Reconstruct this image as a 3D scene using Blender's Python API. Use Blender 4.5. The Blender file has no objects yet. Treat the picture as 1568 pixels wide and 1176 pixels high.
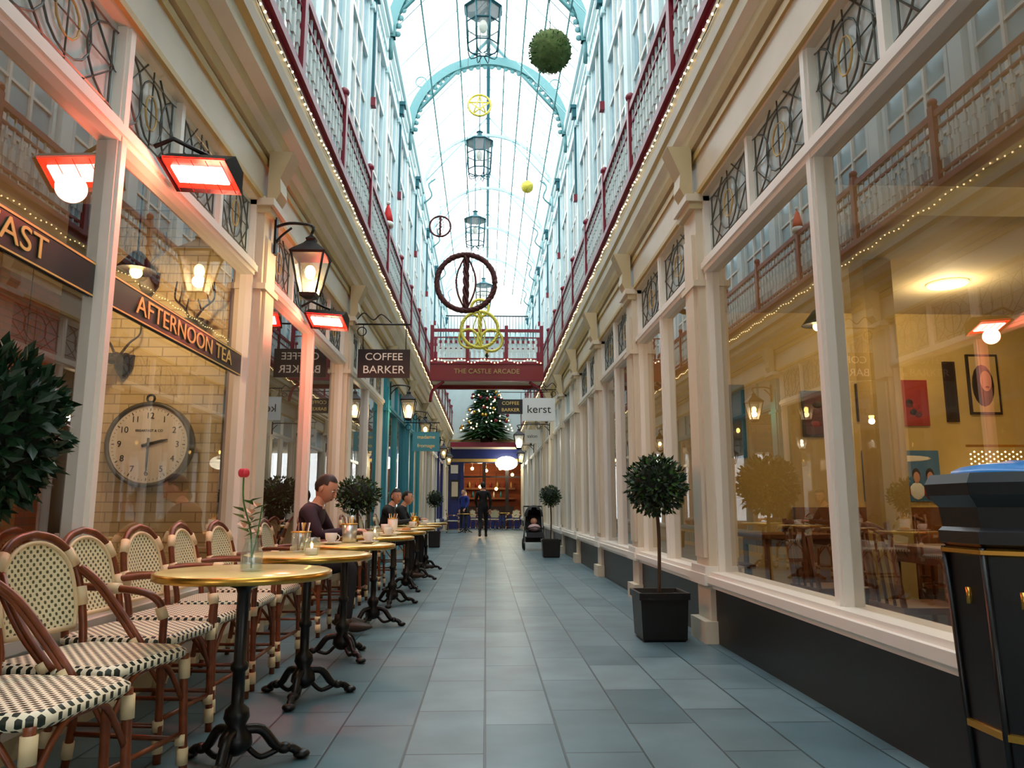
import bpy, math, random
from mathutils import Vector, Matrix
random.seed(7)
PI=math.pi
scene=bpy.context.scene
COL=scene.collection
# ------------------------------------------------------------ materials
def lin(c): return tuple(((x/12.92) if x<=0.04045 else ((x+0.055)/1.055)**2.4) for x in c)
def mat(name,col,rough=.5,metal=0,es=0,ecol=None,var=0,vs=3.0,bump=0,bs=30):
    m=bpy.data.materials.new(name); m.use_nodes=True
    nt=m.node_tree; b=nt.nodes['Principled BSDF']
    c=lin(col)
    b.inputs['Base Color'].default_value=(*c,1)
    b.inputs['Roughness'].default_value=rough
    b.inputs['Metallic'].default_value=metal
    if es:
        b.inputs['Emission Color'].default_value=(*lin(ecol or col),1)
        b.inputs['Emission Strength'].default_value=es
    if var or bump:
        tc=nt.nodes.new('ShaderNodeTexCoord')
        if var:
            n=nt.nodes.new('ShaderNodeTexNoise'); n.inputs['Scale'].default_value=vs; n.inputs['Detail'].default_value=4
            nt.links.new(tc.outputs['Object'],n.inputs['Vector'])
            r=nt.nodes.new('ShaderNodeValToRGB')
            r.color_ramp.elements[0].position=.3; r.color_ramp.elements[1].position=.7
            r.color_ramp.elements[0].color=(*[x*(1-var) for x in c],1)
            r.color_ramp.elements[1].color=(*[min(1,x*(1+var*.5)) for x in c],1)
            nt.links.new(n.outputs['Fac'],r.inputs['Fac']); nt.links.new(r.outputs['Color'],b.inputs['Base Color'])
        if bump:
            n2=nt.nodes.new('ShaderNodeTexNoise'); n2.inputs['Scale'].default_value=bs
            nt.links.new(tc.outputs['Object'],n2.inputs['Vector'])
            bp=nt.nodes.new('ShaderNodeBump'); bp.inputs['Strength'].default_value=bump; bp.inputs['Distance'].default_value=.01
            nt.links.new(n2.outputs['Fac'],bp.inputs['Height']); nt.links.new(bp.outputs['Normal'],b.inputs['Normal'])
    return m
def glassmat(name,tint=(1,1,1),base=.05,k=.75,p=4.0,rough=.0,frost=0,fcol=(.8,.9,.92)):
    m=bpy.data.materials.new(name); m.use_nodes=True; nt=m.node_tree; nt.nodes.clear()
    o=nt.nodes.new('ShaderNodeOutputMaterial'); mx=nt.nodes.new('ShaderNodeMixShader')
    t=nt.nodes.new('ShaderNodeBsdfTransparent'); t.inputs[0].default_value=(*tint,1)
    g=nt.nodes.new('ShaderNodeBsdfGlossy'); g.inputs['Roughness'].default_value=rough
    f=nt.nodes.new('ShaderNodeLayerWeight'); f.inputs['Blend'].default_value=.5
    pw=nt.nodes.new('ShaderNodeMath'); pw.operation='POWER'; pw.inputs[1].default_value=p
    a=nt.nodes.new('ShaderNodeMath'); a.operation='MULTIPLY_ADD'; a.inputs[1].default_value=k; a.inputs[2].default_value=base; a.use_clamp=True
    nt.links.new(f.outputs['Facing'],pw.inputs[0]); nt.links.new(pw.outputs[0],a.inputs[0]); nt.links.new(a.outputs[0],mx.inputs[0])
    nt.links.new(t.outputs[0],mx.inputs[1]); nt.links.new(g.outputs[0],mx.inputs[2])
    out=mx.outputs[0]
    if frost:
        d=nt.nodes.new('ShaderNodeBsdfDiffuse'); d.inputs[0].default_value=(*fcol,1); m2=nt.nodes.new('ShaderNodeMixShader'); m2.inputs[0].default_value=frost
        nt.links.new(out,m2.inputs[1]); nt.links.new(d.outputs[0],m2.inputs[2]); out=m2.outputs[0]
    nt.links.new(out,o.inputs[0])
    return m
def brickmat(name,axes,c1,c2,mortar,bw,rh,ms,rough=.7,off=.5,bumps=.3,nvar=.0):
    m=bpy.data.materials.new(name); m.use_nodes=True; nt=m.node_tree; b=nt.nodes['Principled BSDF']
    tc=nt.nodes.new('ShaderNodeTexCoord'); s=nt.nodes.new('ShaderNodeSeparateXYZ'); c=nt.nodes.new('ShaderNodeCombineXYZ')
    nt.links.new(tc.outputs['Object'],s.inputs[0])
    nt.links.new(s.outputs[axes[0]],c.inputs[0]); nt.links.new(s.outputs[axes[1]],c.inputs[1])
    t=nt.nodes.new('ShaderNodeTexBrick'); nt.links.new(c.outputs[0],t.inputs['Vector'])
    t.offset=off
    t.inputs['Scale'].default_value=1; t.inputs['Brick Width'].default_value=bw; t.inputs['Row Height'].default_value=rh
    t.inputs['Mortar Size'].default_value=ms; t.inputs['Mortar Smooth'].default_value=.3
    t.inputs['Color1'].default_value=(*lin(c1),1); t.inputs['Color2'].default_value=(*lin(c2),1); t.inputs['Mortar'].default_value=(*lin(mortar),1)
    out=t.outputs['Color']
    if nvar:
        n=nt.nodes.new('ShaderNodeTexNoise'); n.inputs['Scale'].default_value=2.5; n.inputs['Detail'].default_value=6
        nt.links.new(tc.outputs['Object'],n.inputs['Vector'])
        r=nt.nodes.new('ShaderNodeValToRGB'); r.color_ramp.elements[0].position=.3; r.color_ramp.elements[1].position=.75
        r.color_ramp.elements[0].color=(1-nvar,)*3+(1,); r.color_ramp.elements[1].color=(1+nvar*.4,)*3+(1,)
        nt.links.new(n.outputs['Fac'],r.inputs['Fac'])
        mm=nt.nodes.new('ShaderNodeMix'); mm.data_type='RGBA'; mm.blend_type='MULTIPLY'; mm.inputs[0].default_value=1
        nt.links.new(out,mm.inputs[6]); nt.links.new(r.outputs['Color'],mm.inputs[7]); out=mm.outputs[2]
    nt.links.new(out,b.inputs['Base Color'])
    b.inputs['Roughness'].default_value=rough
    bp=nt.nodes.new('ShaderNodeBump'); bp.inputs['Strength'].default_value=bumps; bp.inputs['Distance'].default_value=.006; bp.invert=True
    nt.links.new(t.outputs['Fac'],bp.inputs['Height']); nt.links.new(bp.outputs['Normal'],b.inputs['Normal'])
    return m
def weavemat(name,axes,c1,c2,scale,bias=.5):
    m=bpy.data.materials.new(name); m.use_nodes=True; nt=m.node_tree; b=nt.nodes['Principled BSDF']
    tc=nt.nodes.new('ShaderNodeTexCoord'); s=nt.nodes.new('ShaderNodeSeparateXYZ'); nt.links.new(tc.outputs['Object'],s.inputs[0])
    vals=[]
    for a,ph in ((axes[0],0),(axes[1],.3)):
        mu=nt.nodes.new('ShaderNodeMath'); mu.operation='MULTIPLY'; mu.inputs[1].default_value=scale*2*PI
        nt.links.new(s.outputs[a],mu.inputs[0])
        sn=nt.nodes.new('ShaderNodeMath'); sn.operation='SINE'; nt.links.new(mu.outputs[0],sn.inputs[0]); vals.append(sn)
    p=nt.nodes.new('ShaderNodeMath'); p.operation='MULTIPLY'; nt.links.new(vals[0].outputs[0],p.inputs[0]); nt.links.new(vals[1].outputs[0],p.inputs[1])
    g=nt.nodes.new('ShaderNodeMath'); g.operation='GREATER_THAN'; g.inputs[1].default_value=bias; nt.links.new(p.outputs[0],g.inputs[0])
    mx=nt.nodes.new('ShaderNodeMix'); mx.data_type='RGBA'; nt.links.new(g.outputs[0],mx.inputs[0])
    mx.inputs[6].default_value=(*lin(c1),1); mx.inputs[7].default_value=(*lin(c2),1)
    nt.links.new(mx.outputs[2],b.inputs['Base Color']); b.inputs['Roughness'].default_value=.45
    return m

CREAM=mat('cream_paint',(.85,.80,.71),.45,var=.08,vs=2)
CREAMD=mat('cream_moulding',(.77,.70,.55),.45,var=.1,vs=2)
GOLD=mat('gold_paint',(.76,.64,.38),.45,var=.12,vs=4)
WHITE=mat('white_gloss',(.93,.91,.87),.35)
PALE=mat('pale_aqua_paint',(.86,.92,.92),.5,var=.05)
PALE2=mat('pale_aqua_trim',(.74,.86,.87),.5)
TEALD=mat('dark_teal_iron',(.10,.36,.40),.45)
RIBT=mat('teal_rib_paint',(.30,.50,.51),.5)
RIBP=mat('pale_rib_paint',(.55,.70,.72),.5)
RED=mat('burgundy_paint',(.50,.05,.15),.4)
REDF=mat('red_fascia',(.52,.12,.12),.4)
BALU=mat('baluster_paint',(.84,.88,.86),.5)
BLACK=mat('black_iron',(.05,.05,.055),.4,.3)
BLACKP=mat('black_plinth',(.06,.06,.065),.4)
DARKW=mat('dark_wood',(.17,.09,.05),.45,var=.2)
WOOD=mat('oak_wood',(.50,.29,.14),.45,var=.25,vs=8)
OCHRE=mat('ochre_plaster',(.80,.69,.42),.7,var=.1)
CEILM=mat('ceiling_plaster',(.80,.74,.60),.8)
BLUE=mat('navy_paint',(.10,.16,.42),.4)
TEALP=mat('turquoise_paint',(.15,.55,.62),.4)
SLATE=brickmat('slate_paving',('Y','X'),(.30,.42,.46),(.43,.53,.56),(.17,.25,.28),.66,.33,.006,rough=.38,off=.37,nvar=.34)
BRICKL=brickmat('cream_brick',('X','Z'),(.88,.80,.60),(.82,.73,.52),(.66,.57,.40),.24,.08,.006,rough=.6)
BRICKR=brickmat('red_brick',('Y','Z'),(.55,.27,.14),(.48,.22,.11),(.38,.27,.18),.24,.08,.008,rough=.8)
GLASS=glassmat('shop_glass',(.93,.94,.92),.17,.8,3.0)
LEADG=glassmat('leaded_glass',(.85,.94,.97),.10,.7,3.5,frost=.50,fcol=(.70,.86,.92))
LAMPG=glassmat('lamp_glass',(.97,.97,.97),.05,.5,5,frost=.12,fcol=(.9,.9,.85))
ROOFG=glassmat('roof_glass',(1,1,1),.0,.1,6)
UPG=mat('upper_window_glass',(.60,.74,.79),.08,.3)
LEAD=mat('lead_came',(.36,.37,.35),.4,.5)
RATTAN=mat('rattan_cane',(.46,.22,.09),.35,var=.35,vs=20)
CANEC=mat('cream_binding',(.88,.79,.62),.5)
WEB=weavemat('woven_back',('X','Z'),(.92,.88,.72),(.36,.36,.24),32,.32)
WES=weavemat('woven_seat',('X','Y'),(.95,.91,.80),(.13,.17,.12),27,.10)
MARBLE=mat('cream_tabletop',(.92,.84,.56),.15,var=.08,vs=6)
BRASS=mat('brass_rim',(.82,.62,.28),.25,.9)
LEAF=mat('bay_leaf',(.10,.22,.13),.4,var=.5,vs=25)
LEAF2=mat('light_leaf',(.22,.40,.16),.4,var=.4,vs=25)
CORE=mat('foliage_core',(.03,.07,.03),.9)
BARK=mat('bark',(.30,.22,.15),.8,var=.3,vs=20)
SOIL=mat('soil',(.12,.08,.05),.9)
MOSS=mat('moss',(.28,.34,.14),.95,var=.5,vs=14,bump=1,bs=30)
WICK=mat('dark_wicker',(.33,.13,.12),.7,var=.4,vs=30)
GOLDM=mat('gold_tinsel',(.85,.78,.30),.4,.2)
BULB=mat('warm_bulb',(1,.85,.55),.5,es=20,ecol=(1,.78,.42))
FAIRY=mat('fairy_bulb',(1,.9,.7),.5,es=4,ecol=(1,.88,.66))
DAYB=mat('white_bulb',(1,1,.9),.5,es=16,ecol=(1,.97,.85))
CEILL=mat('ceiling_fitting',(1,1,.9),.5,es=2.2,ecol=(1,.9,.65))
HEAT=mat('heater_element',(1,.2,.12),.5,es=22,ecol=(1,.60,.55))
HEATR=mat('heater_reflector',(1,.1,.05),.4,es=4,ecol=(1,.12,.07))
SIGNK=mat('sign_black',(.10,.10,.12),.35)
SIGNW=mat('sign_white',(.92,.93,.93),.4)
TXTG=mat('gilt_letter',(.93,.80,.48),.35,.2)
TXTW=mat('white_letter',(.95,.93,.88),.4)
TXTK=mat('black_letter',(.06,.06,.06),.4)
CREAMW=mat('clock_face',(.95,.93,.86),.4)
STEEL=mat('clock_rim',(.35,.34,.32),.4,.4)
# ------------------------------------------------------------ mesh builder
class MB:
    def __init__(s): s.v=[];s.f=[];s.m=[];s.s=[]
    def add(s,vs,fs,m,sm=False):
        o=len(s.v); s.v+=[tuple(v) for v in vs]
        for f in fs: s.f.append(tuple(i+o for i in f)); s.m.append(m); s.s.append(sm)
    def box(s,x0,x1,y0,y1,z0,z1,m):
        x0,x1=sorted((x0,x1)); y0,y1=sorted((y0,y1)); z0,z1=sorted((z0,z1))
        s.add([(x0,y0,z0),(x1,y0,z0),(x1,y1,z0),(x0,y1,z0),(x0,y0,z1),(x1,y0,z1),(x1,y1,z1),(x0,y1,z1)],
              [(0,3,2,1),(4,5,6,7),(0,1,5,4),(1,2,6,5),(2,3,7,6),(3,0,4,7)],m)
    def lathe(s,prof,c,m,n=16,a0=0,sm=True):
        vs=[];fs=[]
        for r,z in prof:
            for i in range(n):
                a=a0+2*PI*i/n; vs.append((c[0]+r*math.cos(a),c[1]+r*math.sin(a),c[2]+z))
        for j in range(len(prof)-1):
            for i in range(n):
                k=(i+1)%n; fs.append((j*n+i,j*n+k,(j+1)*n+k,(j+1)*n+i))
        fs.append(tuple(reversed(range(n)))); L=(len(prof)-1)*n; fs.append(tuple(range(L,L+n)))
        s.add(vs,fs,m,sm)
    def tube(s,pts,r,m,n=8,closed=False,sm=True,flat=1.0):
        pts=[Vector(p) for p in pts]; N=len(pts)
        rs=r if isinstance(r,(list,tuple)) else [r]*N
        T=[]
        for i in range(N):
            if closed: t=pts[(i+1)%N]-pts[i-1]
            else: t=pts[min(i+1,N-1)]-pts[max(i-1,0)]
            T.append(t.normalized() if t.length>1e-9 else Vector((0,0,1)))
        up=Vector((0,0,1)) if abs(T[0].z)<.9 else Vector((0,1,0))
        u=T[0].cross(up).normalized(); vs=[];fs=[]
        for i in range(N):
            u=(u-T[i]*u.dot(T[i])); u=u.normalized() if u.length>1e-6 else T[i].orthogonal().normalized()
            w=T[i].cross(u)
            for k in range(n):
                a=2*PI*k/n; vs.append(pts[i]+u*(math.cos(a)*rs[i])+w*(math.sin(a)*rs[i]*flat))
        M=N if closed else N-1
        for i in range(M):
            j=(i+1)%N
            for k in range(n):
                l=(k+1)%n; fs.append((i*n+k,i*n+l,j*n+l,j*n+k))
        if not closed:
            fs.append(tuple(reversed(range(n)))); fs.append(tuple(range((N-1)*n,N*n)))
        s.add(vs,fs,m,sm)
    def ell(s,c,R,m,seg=12,rings=8,rot=None,keep=None,deform=None):
        vs=[]
        if not isinstance(R,(tuple,list)): R=(R,R,R)
        raw=[]
        for j in range(rings+1):
            th=PI*j/rings
            for i in range(seg):
                ph=2*PI*i/seg; raw.append(Vector((math.sin(th)*math.cos(ph),math.sin(th)*math.sin(ph),math.cos(th))))
        fs=[]
        for j in range(rings):
            for i in range(seg):
                k=(i+1)%seg; f=(j*seg+i,(j+1)*seg+i,(j+1)*seg+k,j*seg+k)
                if keep:
                    cc=sum((raw[q] for q in f),Vector())/4
                    if not keep(cc): continue
                fs.append(f)
        for p in raw:
            q=Vector((p.x*R[0],p.y*R[1],p.z*R[2]))
            if deform: q=deform(q,p)
            if rot: q=rot@q
            vs.append(q+Vector(c))
        s.add(vs,fs,m,True)
    def quad(s,a,b,c,d,m): s.add([a,b,c,d],[(0,1,2,3)],m)
    def leaf(s,p,d,n,L,W,m):
        d=d.normalized(); side=d.cross(n)
        side=side.normalized() if side.length>1e-4 else d.orthogonal().normalized()
        nn=side.cross(d)
        s.add([p,p+d*L*.5+side*W*.5+nn*W*.12,p+d*L,p+d*L*.5-side*W*.5+nn*W*.12],[(0,1,2),(0,2,3)],m,False)
    def build(s,name,origin=None):
        me=bpy.data.meshes.new(name)
        if origin is None:
            xs=[v[0] for v in s.v]; ys=[v[1] for v in s.v]; zs=[v[2] for v in s.v]
            origin=((min(xs)+max(xs))/2,(min(ys)+max(ys))/2,min(zs))
        o=Vector(origin)
        me.from_pydata([tuple(Vector(v)-o) for v in s.v],[],s.f)
        ms=[]
        for m in s.m:
            if m not in ms: ms.append(m)
        for m in ms: me.materials.append(m)
        ix={m:i for i,m in enumerate(ms)}
        me.polygons.foreach_set('material_index',[ix[m] for m in s.m])
        me.polygons.foreach_set('use_smooth',s.s)
        me.update()
        ob=bpy.data.objects.new(name,me); ob.location=o; COL.objects.link(ob); return ob
def child(c,p):
    bpy.context.view_layer.update()
    c.parent=p; c.matrix_parent_inverse=p.matrix_world.inverted()
def cat(pts,k=4,closed=False):
    P=[Vector(p) for p in pts]; N=len(P); out=[]
    R=range(N if closed else N-1)
    for i in R:
        if closed: a,b,c,d=P[i-1],P[i],P[(i+1)%N],P[(i+2)%N]
        else: a,b,c,d=P[max(i-1,0)],P[i],P[i+1],P[min(i+2,N-1)]
        for j in range(k):
            t=j/k; out.append(.5*((2*b)+(c-a)*t+(2*a-5*b+4*c-d)*t*t+(3*b-a-3*c+d)*t**3))
    if not closed: out.append(P[-1])
    return out
def ring(c,r,ax='Y',n=28,rz=None):
    rz=rz or r; o=[]
    for i in range(n):
        a=2*PI*i/n; u,v=math.cos(a)*r,math.sin(a)*rz
        o.append(Vector(c)+(Vector((u,0,v)) if ax=='Y' else Vector((0,u,v)) if ax=='X' else Vector((u,v,0))))
    return o
def text(body,loc,rot,size,m,parent=None,ext=.004,name='lettering',sx=1):
    c=bpy.data.curves.new(name,'FONT'); c.body=body; c.size=size; c.extrude=ext; c.align_x='CENTER'; c.align_y='CENTER'
    c.materials.append(m); o=bpy.data.objects.new(name,c); COL.objects.link(o); o.location=loc; o.rotation_euler=rot; o.scale=(sx,1,1)
    if parent: child(o,parent)
    return o
def plight(loc,e,col,parent=None,r=.05,name='lamp_light'):
    l=bpy.data.lights.new(name,'POINT'); l.energy=e; l.color=col; l.shadow_soft_size=r
    o=bpy.data.objects.new(name,l); o.location=loc; COL.objects.link(o)
    if parent: child(o,parent)
    return o
WARM=(1,.70,.38)
Y0,Y1=-5.0,36.5
# ------------------------------------------------------------ floor
b=MB(); b.box(-1.9,1.75,Y0,Y1+.6,-.1,0,SLATE); b.build('floor',(0,0,0))
# ------------------------------------------------------------ shopfronts
def lead_pane(b,x,ya,yb,za,zb):
    r=.0065; cy=(ya+yb)/2; cz=(za+zb)/2; hy=(yb-ya)/2; hz=(zb-za)/2
    P=lambda y,z:(x,y,z)
    b.tube([P(ya+.05,za+.05),P(yb-.05,za+.05),P(yb-.05,zb-.05),P(ya+.05,zb-.05)],r,LEAD,4,closed=True,sm=False)
    b.tube([P(cy+hy*.45*math.cos(a),cz+hz*.72*math.sin(a)) for a in [2*PI*i/16 for i in range(16)]],r,LEAD,4,closed=True)
    b.tube([P(cy+hy*.22*math.cos(a),cz+hz*.4*math.sin(a)) for a in [2*PI*i/12 for i in range(12)]],r,GOLD,4,closed=True)
    for sg in (-1,1):
        b.tube([P(cy+sg*hy*(.98-.6*math.cos(a)),cz+hz*.85*math.sin(a)) for a in [-PI/2+PI*i/8 for i in range(9)]],r,LEAD,4)
        b.tube([P(cy+sg*hy*.25,za),P(cy+sg*hy*.95,cz),P(cy+sg*hy*.25,zb)],r,LEAD,4)
    b.tube([P(ya,cz),P(yb,cz)],r*.8,LEAD,4); b.tube([P(cy,za),P(cy,zb)],r*.8,LEAD,4)
winc=[0]
def shopfront(s,G,pil,edge,name,bigbays,paint):
    b=MB()
    def bx(d0,d1,y0,y1,z0,z1,m): b.box(s*(G-d0),s*(G-d1),y0,y1,z0,z1,m)
    for i in range(len(pil)-1):
        y0,y1=pil[i],pil[i+1]; pm=paint.get(i,CREAM); bm=WHITE if pm is CREAM else pm
        dado=CREAMD if s<0 else BLACKP
        bx(-.10,.07,y0,y1,0,.40,dado)
        bx(-.10,.10,y0,y1,.40,.44,bm); bx(-.10,.14,y0,y1,.44,.49,bm); bx(-.10,.11,y0,y1,.49,.52,bm)
        if dado is not BLACKP:
            for q in range(3):
                a=y0+.2+(y1-y0-.3)*q/3; e=a+(y1-y0-.3)/3-.1; bx(.07,.085,a,e,.1,.34,pm)
        n=2 if (y1-y0)>2.0 else 1
        if i in bigbays: ms=bigbays[i]
        else: ms=[y0+(y1-y0)*k/n for k in range(1,n)]
        for y in ms:
            bx(-.05,.05,y-.045,y+.045,.52,3.5,bm); bx(.05,.065,y-.025,y+.025,.52,3.5,bm)
        for y in (y0+.17,y1-.17): bx(-.05,.05,y-.04,y+.04,.52,3.5,bm)
        bx(-.05,.06,y0,y1,2.86,2.97,bm); bx(.06,.08,y0,y1,2.89,2.94,bm)
        edges=[y0+.21]+ms+[y1-.21]
        for a,e in zip(edges[:-1],edges[1:]):
            k=max(1,round((e-a)/.85))
            for q in range(k):
                ya=a+(e-a)*q/k; yb=a+(e-a)*(q+1)/k
                if q: bx(-.04,.04,ya-.025,ya+.025,2.97,3.5,bm)
                if y1<16 and y0>-1: lead_pane(b,s*(G-.012),ya+.05,yb-.05,2.98,3.49)
        g=MB(); x=s*G
        g.quad((x,y0+.2,.52),(x,y1-.2,.52),(x,y1-.2,2.88),(x,y0+.2,2.88),GLASS); g.quad((x,y0+.2,2.96),(x,y1-.2,2.96),(x,y1-.2,3.5),(x,y0+.2,3.5),LEADG)
        winc[0]+=1; g.build('window_%d'%winc[0])
    for i,y in enumerate(pil):
        pm=paint.get(i,CREAM)
        w=.17
        bx(-.1,.11,y-w,y+w,.0,3.55,pm); bx(.11,.135,y-w+.05,y+w-.05,.62,3.2,pm)
        bx(-.1,.17,y-w-.03,y+w+.03,0,.16,pm); bx(-.1,.16,y-w-.03,y+w+.03,.42,.50,WHITE); bx(-.1,.15,y-w-.02,y+w+.02,.50,.56,WHITE)
        bx(-.1,.15,y-w-.02,y+w+.02,2.75,2.80,pm)
        bx(-.1,.16,y-w-.02,y+w+.02,3.40,3.46,CREAMD); bx(-.1,.19,y-w-.04,y+w+.04,3.46,3.52,CREAM)
        pr=[(.10,3.52),(.16,3.52),(.21,3.62),(.20,3.74),(.25,3.86),(.30,3.98),(.10,3.98)]
        vs=[(s*(G-d),yy,z) for yy in (y-.10,y+.10) for d,z in pr]; n=len(pr)
        fs=[tuple(range(n)),tuple(reversed(range(n,2*n)))]+[(k,(k+1)%n,n+(k+1)%n,n+k) for k in range(n)]
        b.add(vs,fs,CREAMD)
    a,e=Y0,Y1
    bx(-.15,.06,a,e,3.5,3.98,CREAM); bx(.06,.09,a,e,3.52,3.56,GOLD); bx(.06,.08,a,e,3.86,3.92,GOLD)
    D=G-edge
    pr=[(-.15,3.95),(.10,3.95),(.12,4.02),(D*.5,4.06),(D*.55,4.14),(D*.8,4.20),(D*.82,4.30),(D*.95,4.34),(D,4.42),(D,4.56),(-.15,4.56)]
    n=len(pr); vs=[(s*(G-d),yy,z) for yy in (a,e) for d,z in pr]
    mm=[CREAMD,GOLD,CREAM,GOLD,CREAM,CREAMD,GOLD,CREAM,GOLD,CREAM,CREAM]
    for k in range(n): b.add([vs[k],vs[(k+1)%n],vs[n+(k+1)%n],vs[n+k]],[(0,1,2,3)],mm[k])
    return b.build(name,(s*G,0,0))
PL=[-4.0,1.5,6.15,10.05,13.95,17.85,21.75,25.65,29.55,33.45,36.3]
PR=[-4.0,1.3,5.95,8.65,11.4,14.15,16.9,19.65,22.4,26.3,30.2,34.0,36.3]
shopfront(-1,1.95,PL,1.62,'wall_left',{1:[3.72]},{4:TEALP,5:TEALP,8:BLUE})
shopfront(1,1.80,PR,1.62,'wall_right',{1:[3.78]},{})
# ------------------------------------------------------------ galleries
def gallery(s,name):
    b=MB()
    def bx(x0,x1,y0,y1,z0,z1,m): b.box(s*x0,s*x1,y0,y1,z0,z1,m)
    bx(1.64,2.3,Y0,Y1,4.56,4.72,RED); bx(1.60,1.66,Y0,Y1,4.66,4.73,RED)
    bx(1.63,1.70,Y0,Y1,5.52,5.60,RED); bx(1.65,1.69,Y0,Y1,4.82,4.86,RED); bx(1.65,1.69,Y0,Y1,5.36,5.39,RED)
    y=2.0
    while y<Y1:
        bx(1.655,1.675,y-.012,y+.012,4.72,5.52,BALU)
        bx(1.65,1.68,y-.035,y+.035,4.98,5.14,BALU); bx(1.65,1.68,y-.028,y+.028,5.2,5.3,BALU)
        y+=.15
    y=2.25
    while y<Y1:
        bx(1.62,1.70,y-.05,y+.05,4.72,5.68,RED); b.ell((s*1.66,y,5.73),.06,RED,8,6); y+=1.95
    return b.build(name)
gallery(-1,'gallery_railing'); gallery(1,'gallery_railing')
for s in (-1,1):
    b=MB(); y=1.0
    while y<Y1:
        zz=4.50+.02*math.sin(y*9); b.ell((s*1.605,y,zz),.011,FAIRY,6,4)
        y+=.11
    b.tube([(s*1.612,Y0+6+i*.5,4.50+.02*math.sin(i*4.5)) for i in range(70)],.004,BLACK,4)
    b.build('fairy_lights')
    b=MB()
    def bx(x0,x1,y0,y1,z0,z1,m): b.box(s*x0,s*x1,y0,y1,z0,z1,m)
    bx(2.1,2.3,Y0,Y1,4.6,10.62,PALE)
    yy=2.25-1.95*3
    k=0
    while yy<Y1-1:
        bx(2.0,2.1,yy-.13,yy+.13,4.72,10.3,PALE); bx(1.97,2.1,yy-.16,yy+.16,4.72,5.0,PALE2); bx(1.96,2.1,yy-.17,yy+.17,9.5,9.62,PALE2)
        a,e=yy+.28,yy+1.67
        bx(2.085,2.1,a,e,5.0,9.55,UPG)
        bx(2.04,2.1,a-.07,a,5.0,9.62,PALE); bx(2.04,2.1,e,e+.07,5.0,9.62,PALE); bx(2.0,2.1,a-.1,e+.1,9.55,9.7,PALE)
        bx(2.03,2.1,a,e,8.5,8.6,PALE)
        for q in (1,2): bx(2.05,2.1,a+(e-a)*q/3-.025,a+(e-a)*q/3+.025,5.0,9.55,WHITE)
        for z in (5.6,6.3,7.0,7.7): bx(2.06,2.1,a,e,z-.02,z+.02,WHITE)
        for q in range(9): bx(2.03,2.1,yy+.1+q*.2,yy+.2+q*.2,9.85,9.97,PALE2)
        if k%2==0 :
            bx(1.95,2.0,yy-.04,yy+.04,7.9,9.75,TEALD); bx(1.90,2.1,yy-.09,yy+.09,9.75,9.95,TEALD); bx(1.86,2.1,yy-.12,yy+.12,9.95,10.03,TEALD)
            bx(1.92,2.02,yy-.06,yy+.06,7.75,7.9,RED)
        yy+=1.95; k+=1
    bx(1.98,2.3,Y0,Y1,10.3,10.42,PALE); bx(1.92,2.3,Y0,Y1,10.42,10.62,PALE2); bx(2.0,2.1,Y0,Y1,9.97,10.05,PALE)
    b.build('wall_left_upper' if s<0 else 'wall_right_upper')
# ------------------------------------------------------------ roof
b=MB(); RZ=13.0
ribs=[2.25+3.9*k for k in range(-1,9)]
for y in ribs:
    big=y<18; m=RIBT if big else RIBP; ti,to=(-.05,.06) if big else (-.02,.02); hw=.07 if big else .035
    A=[(1.98*math.cos(PI*i/32),y,10.35+2.0*math.sin(PI*i/32)) for i in range(33)]
    cen=Vector((0,y,10.35))
    for k in range(32):
        p,q=Vector(A[k]),Vector(A[k+1])
        off=lambda v,t: cen+(v-cen)*(1+t)
        vs=[off(p,ti),off(q,ti),off(q,to),off(p,to)]
        V=[v+Vector((0,-hw,0)) for v in vs]+[v+Vector((0,hw,0)) for v in vs]
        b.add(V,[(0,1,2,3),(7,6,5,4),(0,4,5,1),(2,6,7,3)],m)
        if big:
            m_=(p+q)/2; c=cen+(m_-cen)*.93; b.ell(c,(.07,.03,.07),m,8,4)
    for sg in (-1,1):
        b.tube([(sg*2.1,y,10.6),(0,y,RZ-.02)],.045 if big else .025,m,6); b.tube([(sg*1.98,y,9.9),(sg*1.98,y,10.5)],.06,m,6)
        b.tube(ring((sg*1.72,y,11.75),.14,n=14),.02,m,5,closed=True)
        if big: b.tube([(sg*1.1,y,12.0),(sg*1.0,y,11.93)],.05,m,5)
        else: b.tube(cat([(sg*1.95,y,10.1),(sg*1.7,y,10.35),(sg*1.8,y,10.7),(sg*1.6,y,10.9)]),.03,RIBT,5)
b.box(-.05,.05,Y0,Y1,RZ-.12,RZ+.05,TEALD)
for sg in (-1,1):
    for t in ((.33,.66) if sg<0 else (.2,.4,.6,.8)):
        x=sg*2.1*(1-t); z=10.6+(RZ-10.6)*t; b.box(x-.018,x+.018,Y0,Y1,z-.04,z,RIBT)
    y=0
    while y<Y1:
        b.tube([(sg*2.1,y,10.62),(0,y,RZ)],.012,RIBP,4); y+=1.3 if sg<0 else .65
b.build('roof_ribs')
b=MB()
for sg in (-1,1): b.quad((sg*2.2,Y0,10.6),(sg*2.2,Y1,10.6),(0,Y1,RZ+.06),(0,Y0,RZ+.06),ROOFG)
b.build('ceiling_glazing')
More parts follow.
